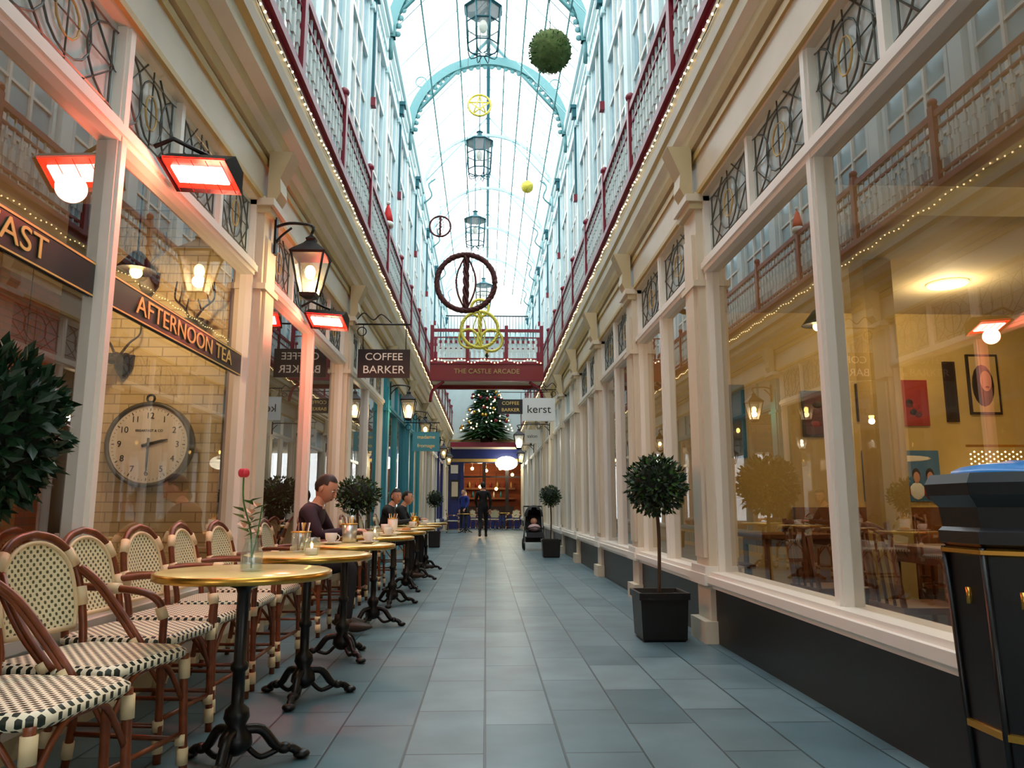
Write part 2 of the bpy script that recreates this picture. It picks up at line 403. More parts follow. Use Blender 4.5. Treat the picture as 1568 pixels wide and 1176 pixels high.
# ------------------------------------------------------------ end walls
b=MB()
YW=Y1
b.box(-2.3,2.3,YW,YW+.3,3.9,10.7,PALE)
b.add([(-2.3,YW,10.7),(2.3,YW,10.7),(0,YW,13.3),(-2.3,YW+.3,10.7),(2.3,YW+.3,10.7),(0,YW+.3,13.3)],[(0,1,2),(5,4,3),(0,2,5,3),(1,4,5,2)],CREAM)
b.box(-2.1,2.1,YW-.7,YW,9.2,9.35,PALE2); b.box(-2.1,2.1,YW-.72,YW-.66,10.2,10.25,BLACK)
for i in range(28): b.box(-2.05+i*.15,-2.03+i*.15,YW-.7,YW-.68,9.35,10.2,BLACK)
b.box(-2.1,2.1,YW-.8,YW,3.85,4.1,CREAM); b.box(-2.1,2.1,YW-.85,YW,4.1,4.16,GOLD)
b.box(-.6,.6,YW-.02,YW,5.2,8,UPG); b.box(-.03,.03,YW-.05,YW,5.2,8,WHITE); b.box(-.65,.65,YW-.05,YW,8,8.1,WHITE)
b.box(-2.0,2.0,YW-.1,YW+.2,3.1,3.85,BLUE); b.box(-2,2,YW-.14,YW-.1,3.15,3.3,GOLD)
for x in (-1.85,-1.15,-.1,1.0,1.85): b.box(x-.08,x+.08,YW-.12,YW+.1,0,3.1,BLUE if x<-.5 else DARKW)
b.box(-1.8,1.9,YW-.08,YW+.1,0,.6,BLUE); b.box(-1.2,1.9,YW-.08,YW+.06,2.4,2.48,DARKW)
b.box(-1.85,-1.15,YW-.06,YW+.1,0,3.1,BLUE)
b.box(-1.6,1.6,YW-2.2,YW-.7,3.72,3.88,CREAM); b.box(-1.64,1.64,YW-2.25,YW-2.2,3.70,3.92,RED)
b.build('wall_far')
b=MB(); b.box(-2.3,2.3,YW+3,YW+3.1,0,3.9,BRICKR); b.box(-2.3,2.3,YW+.3,YW+3,3.85,3.95,DARKW); b.box(-2.3,-2.2,YW+.3,YW+3,0,3.9,BRICKR); b.box(2.2,2.3,YW+.3,YW+3,0,3.9,BRICKR); b.box(-2.3,2.3,YW+.3,YW+3,-.1,0,WOOD)
b.box(-1.5,1.5,YW+2.7,YW+3,1.4,1.5,WOOD); b.box(-1.5,1.5,YW+2.7,YW+3,1.9,2.0,WOOD); b.box(-1,1.4,YW+1.5,YW+2,0,1.05,DARKW)
for i in range(16): b.lathe([(.05,0),(.05,.2),(.02,.26),(.02,.3)],(-1.4+i*.18,YW+2.8,1.5+.5*(i%2)),[TEALP,REDF,WHITE,GOLD][i%4],8)
for x,z in ((-.7,2.9),(0,2.8),(.7,2.9),(1.3,2.6),(-.3,2.0),(.5,1.9)): b.ell((x,YW+1.2,z),.08,BULB,8,6); b.tube([(x,YW+1.2,z),(x,YW+1.2,3.85)],.01,BLACK,4)
ob=b.build('far_shop_interior'); plight((-.3,YW+1.4,2.9),60,WARM,ob,.1)
b=MB(); b.lathe([(0.0,-.03),(.5,-.03),(.52,0),(.5,.03),(0,.03)],(0,0,0),DAYB,28); ob=b.build('illuminated_sign',(0,0,0)); ob.rotation_euler=(PI/2,0,0); ob.scale=(1,.62,1); ob.location=(.95,YW-.9,3.05)
b=MB(); b.box(-1.7,-1.35,YW-.15,YW-.125,2.6,3.0,SIGNW); b.box(-1.7,-1.3,YW-.15,YW-.125,1.4,2.3,SIGNK); b.box(-1.65,-1.35,YW-.16,YW-.15,1.5,2.2,CREAM); b.build('menu_board')
b=MB(); b.box(-2.3,2.3,Y0-.2,Y0,0,13,CREAM); b.build('light_blocker_back')  # unseen plain wall added behind the camera to keep light from flooding in
# ------------------------------------------------------------ bridge
b=MB(); BY=20.9
for y in (BY,BY+1.5):
    b.box(-1.60,1.60,y-.05,y+.05,4.52,5.0,REDF); b.box(-1.60,1.60,y-.08,y+.08,4.98,5.05,RED); b.box(-1.60,1.60,y-.08,y+.08,4.50,4.55,RED)
    b.box(-1.60,1.60,y-.04,y+.04,5.92,6.0,RED); b.box(-1.60,1.60,y-.02,y+.02,5.12,5.16,RED); b.box(-1.60,1.60,y-.02,y+.02,5.74,5.77,RED)
    for i in range(22):
        x=-1.53+i*.146; b.box(x-.016,x+.016,y-.01,y+.01,5.05,5.92,BALU); b.box(x-.045,x+.045,y-.014,y+.014,5.34,5.5,BALU); b.box(x-.035,x+.035,y-.014,y+.014,5.58,5.68,BALU)
    for x in (-1.55,-.55,.55,1.55): b.box(x-.05,x+.05,y-.05,y+.05,5.0,6.1,RED)
b.box(-1.60,1.60,BY,BY+1.5,4.62,4.75,CREAM)
for sg in (-1,1): b.tube(cat([(sg*1.58,BY,3.9),(sg*1.5,BY,4.25),(sg*1.2,BY,4.48)]),.04,RED,6)
for i in range(34): b.ell((-1.55+i*.093,BY-.09,5.06+.05*math.sin(i*.9)),.02,FAIRY,6,4)
br=b.build('footbridge')
text('THE CASTLE ARCADE',(0,BY-.06,4.77),(PI/2,0,0),.19,GOLD,br)
# ------------------------------------------------------------ interiors
b=MB()
b.box(-1.9,-5.2,Y0,Y1,-.1,0.0,WOOD); b.build('floor_left_room')
b=MB(); b.box(-1.97,-5.2,Y0,Y1,3.55,3.65,CEILM); b.build('ceiling_left_room')
b=MB(); b.box(-5.2,-5.3,Y0,Y1,0,3.6,BRICKR); b.build('wall_left_room')
b=MB(); b.box(-2.1,-3.35,6.25,6.4,0,3.55,BRICKL); b.box(-3.35,-3.55,6.2,6.45,0,3.55,DARKW); b.box(-2.1,-2.16,6.2,6.25,0,3.55,DARKW); b.build('wall_left_partition')
b=MB(); b.box(-2.1,-5.2,10.0,10.1,0,3.55,DARKW);b.box(-2.1,-5.2,1.4,1.5,0,3.55,DARKW); b.box(-2.1,-5.2,17.8,17.9,0,3.55,CREAM); b.build('wall_left_divider')
b=MB(); b.box(1.75,7.6,Y0,Y1,-.1,0.0,DARKW); b.build('floor_right_room')
b=MB(); b.box(1.82,7.6,Y0,Y1,3.55,3.65,CEILM); b.box(1.85,7.55,5.6,5.8,3.3,3.55,CEILM); b.build('ceiling_right_room')
b=MB(); b.box(7.6,7.7,Y0,Y1,0,3.6,OCHRE); b.box(1.95,7.6,9.6,9.7,0,3.55,OCHRE); b.box(3.9,4.2,7.4,7.7,0,3.55,OCHRE); b.box(3.9,7.6,9.5,9.6,.0,1.0,WOOD); b.box(1.95,7.6,.6,.7,0,3.55,OCHRE); b.box(1.95,7.6,16.9,17.0,0,3.55,CREAM); b.build('wall_right_room')
def lampcluster(name,pts,e,z_c=3.55):
    for p in pts:
        b=MB(); b.tube([(p[0],p[1],p[2]),(p[0],p[1],z_c)],.006,BLACK,4); b.ell((p[0],p[1],p[2]-.02),.045,BULB,10,8)
        b.lathe([(.14,.0),(.15,-.01),(.14,.005),(.05,.12),(.03,.14)],p,BLACK,14)
        ob=b.build(name); plight((p[0],p[1],p[2]-.1),e,WARM,ob,.05)
lampcluster('pendant_lamp',[(-2.62,5.5,2.75)],26)
lampcluster('pendant_lamp',[(-3.9,4.0,2.6)],24)
lampcluster('pendant_lamp',[(-2.8,8.2,2.6),(-3.2,13,2.6),(-3.2,20,2.6)],34)
lampcluster('pendant_lamp',[(3.2,7.0,2.75),(3.2,13,2.6),(3.2,20,2.6)],26)
b=MB()
for x,y in ((5.3,8.2),(5.9,5.0),(3.9,3.4)): b.lathe([(.0,-.03),(.2,-.02),(.22,0)],(x,y,3.54),CEILL,20)
ob=b.build('ceiling_light')
for x,y,e in ((5.3,8.2,48),(5.9,5.0,36),(3.9,3.4,20)): plight((x,y,3.38),e,(1,.76,.45),ob,.12)
b=MB()
for x,y,z in ((-4.9,3.3,2.4),(-4.6,5,2.1),(-4.2,5.6,2.5),(-4.9,8,2.2),(-4.9,9,2.3),(-4.6,3.0,2.0),(-3.3,7.4,2.2)): b.ell((x,y,z),.045,BULB,8,6); b.tube([(x,y,z),(x,y,3.55)],.005,BLACK,4)
b.build('string_of_bulbs')
b=MB()
for y in (2.2,3.0,3.8,4.6): b.box(-5.19,-4.95,y-.35,y+.35,1.2,1.24,WOOD); b.box(-5.19,-4.95,y-.35,y+.35,1.7,1.74,WOOD)
for i in range(22): b.lathe([(.05,0),(.05,.2),(.02,.26),(.02,.3)],(-5.05,1.95+i*.14,1.24+.5*(i%2)),[TEALP,REDF,WHITE,GOLD,LEAF2][i%5],8)
b.build('bottle_shelves')
b=MB(); b.box(-4.6,-4.0,2.2,5.4,0,1.05,DARKW); b.box(-4.65,-3.95,2.15,5.45,1.05,1.1,WOOD)
for i in range(6): b.box(-3.99,-3.97,2.3+i*.52,2.72+i*.52,.15,.95,WOOD)
b.build('bar_counter')
# pictures
def pic(x,z,w,h,y,cols,name='framed_picture',art=None):
    b=MB(); b.box(x-w/2,x+w/2,y-.03,y,z-h/2,z+h/2,cols[0]); b.box(x-w/2+.03,x+w/2-.03,y-.035,y-.03,z-h/2+.03,z+h/2-.03,cols[1])
    if art: art(b,x,z,w,h,y-.036)
    return b.build(name)
ARTK=mat('art_black',(.12,.06,.05),.5); ARTR=mat('art_red',(.60,.13,.08),.5); ARTB=mat('art_blue',(.25,.45,.62),.5); SKIN=mat('skin',(.82,.58,.46),.5,var=.06); ARTP=mat('art_purple',(.36,.14,.14),.5)
def a_port(b,x,z,w,h,y):
    b.ell((x-.02,y,z-.02),(.15,.006,.28),ARTK,16,8); b.ell((x+.02,y-.004,z+.04),(.08,.006,.14),SKIN,16,8); b.ell((x+.03,y-.008,z-.04),(.03,.004,.015),ARTR,8,6)
def a_group(b,x,z,w,h,y):
    for i in range(5):
        xx=x-w*.36+i*w*.18; b.ell((xx,y,z-h*.30),(w*.10,.006,h*.17),[ARTR,WHITE,ARTR,SIGNW,ARTR][i],10,6); b.ell((xx,y-.005,z-.02),(w*.045,.006,h*.12),SKIN,10,6); b.ell((xx,y-.003,z+.02),(w*.055,.005,h*.12),[DARKW,GOLD,ARTK,DARKW,ARTK][i],10,6)
    b.ell((x+w*.1,y,z+h*.34),(w*.3,.003,h*.06),WHITE,12,6)
def a_abs(b,x,z,w,h,y):
    for i in range(5): b.ell((x+random.uniform(-.25,.25)*w,y,z+random.uniform(-.3,.3)*h),(w*.14,.004,h*.07),[ARTK,ARTP,ARTR][i%3],8,6)
pic(6.55,2.6,.42,.8,9.6,(ARTK,OCHRE),art=a_port); pic(5.6,2.35,.36,.6,9.6,(ARTR,ARTR),art=a_abs); pic(6.1,2.5,.16,.8,9.6,(DARKW,ARTK)); pic(5.0,2.35,.34,.5,9.6,(DARKW,ARTP),art=a_abs)
pic(4.35,2.2,.5,.6,9.6,(DARKW,ARTP),art=a_abs); pic(3.0,2.1,.7,.95,9.6,(BLACK,SIGNK)); pic(5.35,1.40,1.0,.65,9.6,(ARTB,ARTB),'group_portrait_poster',a_group)
b=MB(); b.box(5.9,7.4,6.9,7.5,0,1.15,DARKW); b.box(5.85,7.45,6.85,7.55,1.15,1.2,WOOD)
b.lathe([(.08,0),(.02,.04),(.02,.25)],(6.1,7.1,1.2),BRASS,12); b.lathe([(.2,0),(.13,.22)],(6.1,7.1,1.42),CEILL,16); b.build('serving_counter')
b=MB()
for i in range(14):
    for j in range(12): b.ell((6.1+i*.05,9.3,1.0+j*.06+(i%2)*.03),.012,FAIRY,5,4)
b.box(6.05,6.8,9.29,9.31,1.75,1.78,BRASS); b.build('curtain_of_fairy_lights')
def wooden_chair_mesh():
    b=MB()
    b.box(-.2,.2,-.2,.2,.43,.465,WOOD)
    for x in (-.17,.17):
        b.tube([(x,.17,0),(x*.95,.16,.43)],.017,WOOD,8); b.tube([(x*1.05,-.2,0),(x,-.18,.45),(x*.95,-.24,.92)],.017,WOOD,8)
    for x in (-.09,0,.09): b.tube([(x,-.19,.46),(x,-.235,.85)],.009,WOOD,6)
    b.tube(cat([(-.18,-.235,.84),(0,-.27,.9),(.18,-.235,.84)]),.022,WOOD,8)
    b.tube([(-.17,0,.2),(.17,0,.2)],.01,WOOD,6); b.tube([(-.17,.17,.2),(-.17,-.19,.2)],.01,WOOD,6); b.tube([(.17,.17,.2),(.17,-.19,.2)],.01,WOOD,6)
    return b
o0=wooden_chair_mesh().build('wooden_dining_chair',(0,0,0)); o0.location=(2.45,4.3,0); o0.rotation_euler=(0,0,-1.6)
def dup(o,name,loc,rz):
    n=bpy.data.objects.new(name,o.data); n.location=loc; n.rotation_euler=(0,0,rz); COL.objects.link(n); return n
for x,y,r in ((3.9,5.2,1.5),(2.4,5.3,-1.5),(4.6,5.6,0.1),(4.7,8.1,3.1),(5.0,8.9,2.9),(2.35,7.4,-1.6),(4.5,3.4,.1),(4.5,5.05,3.2)): dup(o0,'wooden_dining_chair',(x,y,0),r)
def wtable(x,y):
    b=MB(); b.box(x-.4,x+.4,y-.35,y+.35,.71,.75,WOOD); b.box(x-.36,x+.36,y-.31,y+.31,.64,.71,WOOD)
    for sx in (-1,1):
        for sy in (-1,1): b.tube([(x+sx*.34,y+sy*.29,0),(x+sx*.34,y+sy*.29,.66)],.028,WOOD,8)
    b.build('wooden_dining_table')
for p in ((3.15,4.9),(4.7,6.5),(2.95,7.35),(5.6,8.3),(4.5,4.2)): wtable(*p)
# ------------------------------------------------------------ left cafe: clock, band, trophies
b=MB(); cx,cy,cz=-2.72,6.14,1.5
def disc(b,c,r,t,m,n=40):
    vs=[]
    for yy in (-t,0):
        for i in range(n): a=2*PI*i/n; vs.append((c[0]+r*math.cos(a),c[1]+yy,c[2]+r*math.sin(a)))
    fs=[tuple(range(n)),tuple(reversed(range(n,2*n)))]+[(i,n+i,n+(i+1)%n,(i+1)%n) for i in range(n)]
    b.add(vs,fs,m)
disc(b,(cx,6.24,cz),.34,.08,STEEL); disc(b,(cx,6.165,cz),.31,.012,CREAMW); b.tube(ring((cx,6.15,cz),.33,n=40),.018,STEEL,8,closed=True)
def hand(a,L,w):
    d=Vector((math.sin(a),0,math.cos(a))); p=Vector((cx,6.145,cz)); b.tube([p-d*.05,p+d*L*.7,p+d*L],[w,w*.9,w*.2],TXTK,4)
hand(math.radians(75),.16,.013); hand(math.radians(180),.24,.010); b.ell((cx,6.143,cz),.018,TXTK,8,6)
for i in range(60):
    a=2*PI*i/60; r0=.292; L=.012 if i%5 else .022; b.tube([(cx+math.sin(a)*(r0-L),6.152,cz+math.cos(a)*(r0-L)),(cx+math.sin(a)*r0,6.152,cz+math.cos(a)*r0)],.002 if i%5 else .004,TXTK,4)
b.tube(ring((cx,6.14,cz+.37),.03,n=12),.01,BLACK,6,closed=True)
ck=b.build('station_clock')
for h in range(1,13):
    a=2*PI*h/12; text(str(h),(cx+math.sin(a)*.23,6.15,cz+math.cos(a)*.23),(PI/2,0,0),.07,TXTK,ck,.001,'numeral')
text('BREAKFAST & CO',(cx,6.15,cz+.11),(PI/2,0,0),.028,TXTK,ck,.001)
STAG=mat('stag_ornament',(.62,.60,.56),.5); HORN=mat('dark_horn',(.16,.12,.10),.5)
def trophy(hx,hz,m,hm,sc,tines=True,name='mounted_stag_head'):
    b=MB(); hy_=6.24; V=lambda x,y,z:Vector((hx+x*sc,hy_+y*sc,hz+z*sc))
    pr=[(-.10,.12),(.10,.12),(.09,-.02),(0,-.16),(-.09,-.02)]
    vs=[V(px,yy,pz) for yy in (-.03,0) for px,pz in pr]
    b.add(vs,[(0,1,2,3,4),(9,8,7,6,5)]+[(k,(k+1)%5,5+(k+1)%5,5+k) for k in range(5)],DARKW)
    b.tube([V(0,-.02,-.04),V(0,-.10,.0),V(0,-.16,.05)],[.07*sc,.055*sc,.05*sc],m,10)
    b.ell(V(0,-.19,.05),(.055*sc,.08*sc,.065*sc),m,14,10); b.ell(V(0,-.28,.01),(.035*sc,.08*sc,.038*sc),m,12,8)
    b.ell(V(0,-.355,.0),(.018*sc,.012*sc,.014*sc),BLACK,8,6)
    for s in (-1,1):
        b.ell(V(s*.075,-.17,.09),(.045*sc,.012*sc,.022*sc),m,8,6); b.ell(V(s*.045,-.23,.065),.008*sc,BLACK,6,5)
        A=cat([V(s*.03,-.17,.10),V(s*.10,-.15,.22),V(s*.20,-.15,.32),V(s*.19,-.15,.50)]); b.tube(A,[.014*sc*(1-.6*i/len(A)) for i in range(len(A))],hm,6)
        if tines:
            for k,dz in ((3,.12),(6,.13),(9,.12)): b.tube([A[k],A[k]+Vector((-s*.03*sc,-.03*sc,dz*sc))],[.010*sc,.003*sc],hm,5)
    b.build(name)
trophy(-2.42,2.45,HORN,HORN,.8); trophy(-3.0,2.15,HORN,HORN,.8,False,'mounted_antelope_head'); trophy(-2.85,2.85,STAG,STAG,.85)
b=MB()
for a,e in ((1.75,3.66),(3.78,5.92)):
    b.box(-1.962,-1.970,a,e,2.02,2.2,SIGNK); b.box(-1.944,-1.947,a,e,2.02,2.2,SIGNK); b.box(-1.941,-1.944,a,e,2.185,2.195,TXTG); b.box(-1.941,-1.944,a,e,2.025,2.033,TXTG)
bs=b.build('window_sign_band')
text('BREAKFAST',(-1.940,2.75,2.11),(PI/2,0,PI/2),.15,TXTG,bs,.002,sx=1.3); text('AFTERNOON TEA',(-1.940,4.90,2.11),(PI/2,0,PI/2),.15,TXTG,bs,.002,sx=1.3)
# ------------------------------------------------------------ heaters
def heater(y):
    b=MB(); x=-1.62; z=2.88
    b.tube([(-1.87,y-.12,2.93),(-1.80,y-.10,3.02),(x,y,z+.12)],.013,BLACK,6)
    pr=[(-.13,-.04),(-.06,.07),(.06,.07),(.13,-.04)]
    vs=[(xx,y+py,z+pz) for xx in (x-.20,x+.20) for py,pz in pr]
    b.add(vs,[(0,1,2,3),(7,6,5,4),(1,5,6,2),(0,4,5,1),(2,6,7,3)],BLACK)
    b.box(x-.185,x+.185,y-.115,y+.115,z-.02,z-.012,HEATR); b.box(x-.15,x+.15,y-.06,y+.06,z-.034,z-.022,HEAT)
    for i in range(5): b.tube([(x-.17+i*.085,y-.12,z-.042),(x-.17+i*.085,y+.12,z-.042)],.0025,REDF,4)
    o=b.build('infrared_patio_heater'); o.rotation_euler=(math.radians(-22),math.radians(6),math.radians(-8))
    plight((x+.02,y-.04,z-.14),30,(1,.17,.10),o,.08)
heater(4.05); heater(7.45)
# ------------------------------------------------------------ lanterns
def lantern_geo(b,c,sc=1,bulb=BULB):
    x,y,z=c; a0=PI/4
    def L(pr,m,nn=4,a=PI/4,sm=False): b.lathe([(r*sc,h*sc) for r,h in pr],c,m,nn,a,sm)
    L([(.03,-.27),(.09,-.25),(.10,-.22)],BLACK); L([(.20,.10),(.21,.12),(.17,.15),(.08,.21),(.05,.24),(.06,.26),(.02,.29),(.005,.33)],BLACK)
    for i in range(4):
        a=a0+i*PI/2; b.tube([(x+.10*sc*math.cos(a),y+.10*sc*math.sin(a),z-.22*sc),(x+.19*sc*math.cos(a),y+.19*sc*math.sin(a),z+.11*sc)],.010*sc,BLACK,4)
    vs=[(x+r*sc*math.cos(a0+i*PI/2),y+r*sc*math.sin(a0+i*PI/2),z+h*sc) for r,h in ((.095,-.22),(.185,.10)) for i in range(4)]
    b.add(vs,[(i,(i+1)%4,4+(i+1)%4,4+i) for i in range(4)],LAMPG)
    b.ell((x,y,z-.03*sc),(.045*sc,.045*sc,.06*sc),bulb,10,8)
def wall_lantern(s,X,y,z,wallx,bulb=BULB,e=12,col=WARM,light=True):
    b=MB(); lantern_geo(b,(s*X,y,z),1,bulb)
    b.tube(cat([(s*wallx,y,z+.36),(s*(wallx-.12),y,z+.40),(s*X,y,z+.38),(s*X,y,z+.31)]),.013,BLACK,6)
    b.tube(cat([(s*wallx,y,z+.20),(s*(wallx-.05),y,z+.28),(s*(wallx-.14),y,z+.36)]),.010,BLACK,6); b.box(s*(wallx+.0),s*(wallx-.02),y-.03,y+.03,z+.12,z+.44,BLACK)
    o=b.build('wall_lantern')
    if light: plight((s*X,y,z-.12),e,col,o,.05)
wall_lantern(-1,1.49,6.15,2.98,1.80)
for i,y in enumerate((13.95,17.85,21.75,25.65,29.5)): wall_lantern(-1,1.45,y,2.85,1.80,light=i<1)
for i,y in enumerate((19.65,26.3)): wall_lantern(1,.85 if i==0 else 1.2,y,2.75,1.66,bulb=DAYB,e=22,col=(1,.9,.7),light=i<1)
def hanging_lantern(x,y,z,top,sc=1):
    b=MB()
    def L(pr,m,sm=False): b.lathe([(r*sc,h*sc) for r,h in pr],(x,y,z),m,8,PI/8,sm)
    L([(.29,.32),(.32,.33),(.30,.36),(.14,.42),(.06,.50),(.05,.56),(.08,.58),(.02,.62)],TEALD)
    for k in range(8):
        a=PI/8+k*PI/4; a2=a+PI/4; ca,sa=math.cos(a),math.sin(a)
        b.tube([(x+.25*sc*ca,y+.25*sc*sa,z-.3*sc),(x+.29*sc*ca,y+.29*sc*sa,z+.33*sc)],.016*sc,TEALD,4)
        for rr_,hh in ((.25,-.3),(.275,.06)): b.tube([(x+rr_*sc*ca,y+rr_*sc*sa,z+hh*sc),(x+rr_*sc*math.cos(a2),y+rr_*sc*math.sin(a2),z+hh*sc)],.014*sc,TEALD,4)
        b.tube(cat([(x+.25*sc*ca,y+.25*sc*sa,z-.32*sc),(x+.2*sc*ca,y+.2*sc*sa,z-.45*sc),(x+.04*sc*ca,y+.04*sc*sa,z-.42*sc)],3),.01*sc,TEALD,4)
    vs=[(x+r*sc*math.cos(PI/8+i*PI/4),y+r*sc*math.sin(PI/8+i*PI/4),z+h*sc) for r,h in ((.24,-.3),(.28,.33)) for i in range(8)]
    b.add(vs,[(i,(i+1)%8,8+(i+1)%8,8+i) for i in range(8)],LAMPG)
    b.ell((x,y,z+.05*sc),(.07*sc,.07*sc,.11*sc),CREAMW,10,8)
    b.tube([(x,y,z+.6*sc),(x,y,top)],.012,TEALD,6)
    b.build('hanging_lantern')
hanging_lantern(-.1,12.3,9.45,12.8,1.15); hanging_lantern(-.2,16.6,9.1,12.7,1.1); hanging_lantern(-.38,22.0,9.3,12.5,1.15); hanging_lantern(-.15,29.6,9.5,12.8,1.2)
# ------------------------------------------------------------ hanging decorations
def mossball(x,y,z,r,m,name='moss_ball_decoration'):
    b=MB()
    def df(q,p):
        k=1+.06*math.sin(p.x*17+p.z*11)*math.cos(p.y*19)+random.uniform(-.04,.04); return q*k
    b.ell((x,y,z),r,m,32,20,deform=df)
    for i in range(350):
        d=Vector((random.gauss(0,1),random.gauss(0,1),random.gauss(0,1))).normalized(); b.leaf(Vector((x,y,z))+d*r*.96,d+Vector((random.uniform(-.6,.6),random.uniform(-.6,.6),random.uniform(-.6,.6))),d.orthogonal(),r*.2,r*.07,LEAF2 if m is MOSS else m)
    b.tube([(x,y,z+r*.9),(x,y,13-abs(x)*1.14-.1)],.008,BLACK,4); b.build(name)
mossball(1.13,12.6,9.25,.37,MOSS); mossball(1.12,20.2,10.0,.17,GOLDM)
def ringdeco(x,y,z,r,m,top,inner=True):
    b=MB()
    for k in range(4):
        pts=[]
        for i in range(48):
            a=2*PI*i/48; rr=r+ .045*r*math.cos(a*9+k*PI/2); pts.append((x+rr*math.cos(a),y+.08*r*math.sin(a*9+k*PI/2),z+rr*math.sin(a)))
        b.tube(pts,.036*r/.6,m,5,closed=True)
    if inner:
        for k in range(3): b.tube([(x+.07*r*math.sin(t*.8+k*2),y+.07*r*math.cos(t*.8+k*2),z-r*1.02+t*r*2.04/16) for t in range(17)],.034*r/.6,m,5)
        for sg in (-1,1): b.tube([(x+sg*r*.34*math.sin(PI*i/12),y,z-r+2*r*i/12) for i in range(13)],.02*r/.6,m,5)
    b.tube([(x,y,z+r),(x,y,top)],.005,BLACK,4); return b
ringdeco(-.42,14.3,5.36,.57,WICK,12.3).build('wicker_ring_decoration')
b=ringdeco(-.2,19.9,5.75,.50,GOLDM,12.3); b.tube(ring((-.2,19.9,6.35),.24,n=16),.04,GOLDM,5,closed=True); b.tube(ring((.12,19.9,5.45),.3,n=16),.04,GOLDM,5,closed=True); b.tube(ring((-.5,19.9,5.5),.26,n=16),.035,GOLDM,5,closed=True); b.build('gold_ring_decoration')
ringdeco(-1.35,20.5,8.9,.30,WICK,11.3).build('wicker_ring_decoration')
b=ringdeco(-.2,16.2,10.2,.26,GOLDM,12.6,False)
for k in range(5):
    a=PI/2+k*4*PI/5; a2=PI/2+(k+1)*4*PI/5; b.tube([(-.2+.24*math.cos(a),16.2,10.2+.24*math.sin(a)),(-.2+.24*math.cos(a2),16.2,10.2+.24*math.sin(a2))],.018,GOLDM,5)
b.build('gold_star_decoration')
b=MB(); b.lathe([(.0,0),(.09,.0),(.10,.04),(.09,.08)],(-1.66,12.0,5.6),WHITE,14); b.lathe([(.09,.08),(.07,.2),(.04,.32),(.01,.40)],(-1.66,12.0,5.6),mat('santa_red',(.85,.08,.06),.6),14); b.ell((-1.66,12.0,6.02),.035,WHITE,8,6); b.build('santa_hat_decoration')
# ------------------------------------------------------------ christmas tree on far balcony
NEED=mat('fir_needles',(.20,.40,.20),.7,var=.4,vs=10)
b=MB(); tx,ty,tz,th,tr=0.0,YW-1.5,4.2,4.0,1.3
b.tube([(tx,ty,tz-.1),(tx,ty,tz+th)],.05,BARK,6)
for i in range(1700):
    t=random.random()**1.4; a=random.uniform(0,2*PI); r=tr*(1-t)*(.45+.6*random.random())+.03; z=tz+.2+t*(th-.25)
    d=Vector((math.cos(a),math.sin(a),-.25)); p=Vector((tx,ty,z))+d*r*.5
    b.leaf(p,d,Vector((0,0,1)),r*.55+.1,.16,NEED if i%3 else LEAF2)
for i in range(130):
    t=random.random(); a=random.uniform(PI,2*PI); r=tr*(1-t)*.95; b.ell((tx+r*math.cos(a),ty+r*math.sin(a),tz+.3+t*(th-.5)),.035 if i%3 else .08,FAIRY if i%3 else [RED,BRASS][i%2],6,5)
b.lathe([(.25,-.31),(.32,.0)],(tx,ty,tz),DARKW,12); b.ell((tx,ty,tz+th+.05),.12,BRASS,8,6)
b.build('christmas_tree')
# ------------------------------------------------------------ signs
def hang_sign(x0,x1,y,z0,z1,m,wx,name,lines,tm,border=None,brz=None):
    b=MB(); b.box(x0,x1,y-.015,y+.015,z0,z1,m)
    if border:
        for (a,c,d,e) in ((x0+.02,x1-.02,z1-.03,z1-.022),(x0+.02,x1-.02,z0+.022,z0+.03),(x0+.02,x0+.028,z0+.022,z1-.022),(x1-.028,x1-.02,z0+.022,z1-.022)): b.box(a,c,y-.02,y-.015,d,e,border)
    zt=brz or z1+.2; far=x1 if wx<0 else x0
    b.tube([(wx,y,zt),(far,y,zt)],.012,BLACK,6)
    sg=1 if wx<0 else -1
    b.tube(cat([(wx,y,zt+.02),(wx+sg*.12,y,zt+.16),(wx+sg*.25,y,zt+.06),(wx+sg*.36,y,zt+.14),(wx+sg*.5,y,zt+.02)]),.009,BLACK,6)
    b.tube(ring((wx+sg*.1,y,zt-.1),.06,n=14),.008,BLACK,5,closed=True)
    for x in (x0+.06,x1-.06): b.tube([(x,y,z1),(x,y,zt)],.006,BLACK,4)
    o=b.build(name); H=(z1-z0)
    for i,(t,sz) in enumerate(lines): text(t,((x0+x1)/2,y-.018,z1-H*(i+.5+.1)/(len(lines)+.2)),(PI/2,0,0),sz,tm,o,.003,sx=1.05)
    return o
hang_sign(-1.74,-1.04,10.05,2.72,3.11,SIGNK,-1.80,'hanging_cafe_sign',[('COFFEE',.14),('BARKER',.15)],TXTW,None,3.46)
hang_sign(.84,1.60,17.4,2.98,3.52,SIGNW,1.66,'hanging_shop_sign',[('kerst',.26)],TXTK)
hang_sign(.3,1.0,20.3,3.5,3.9,SIGNK,1.66,'hanging_cafe_sign',[('COFFEE',.13),('BARKER',.13)],TXTG)
hang_sign(-1.6,-1.02,16.4,2.2,2.62,TEALP,-1.80,'hanging_shop_sign',[('madame',.11),('fromage',.11)],TXTG)
hang_sign(1.15,1.6,22.5,2.9,3.3,SIGNW,1.66,'hanging_shop_sign',[('salon',.14)],TXTK)
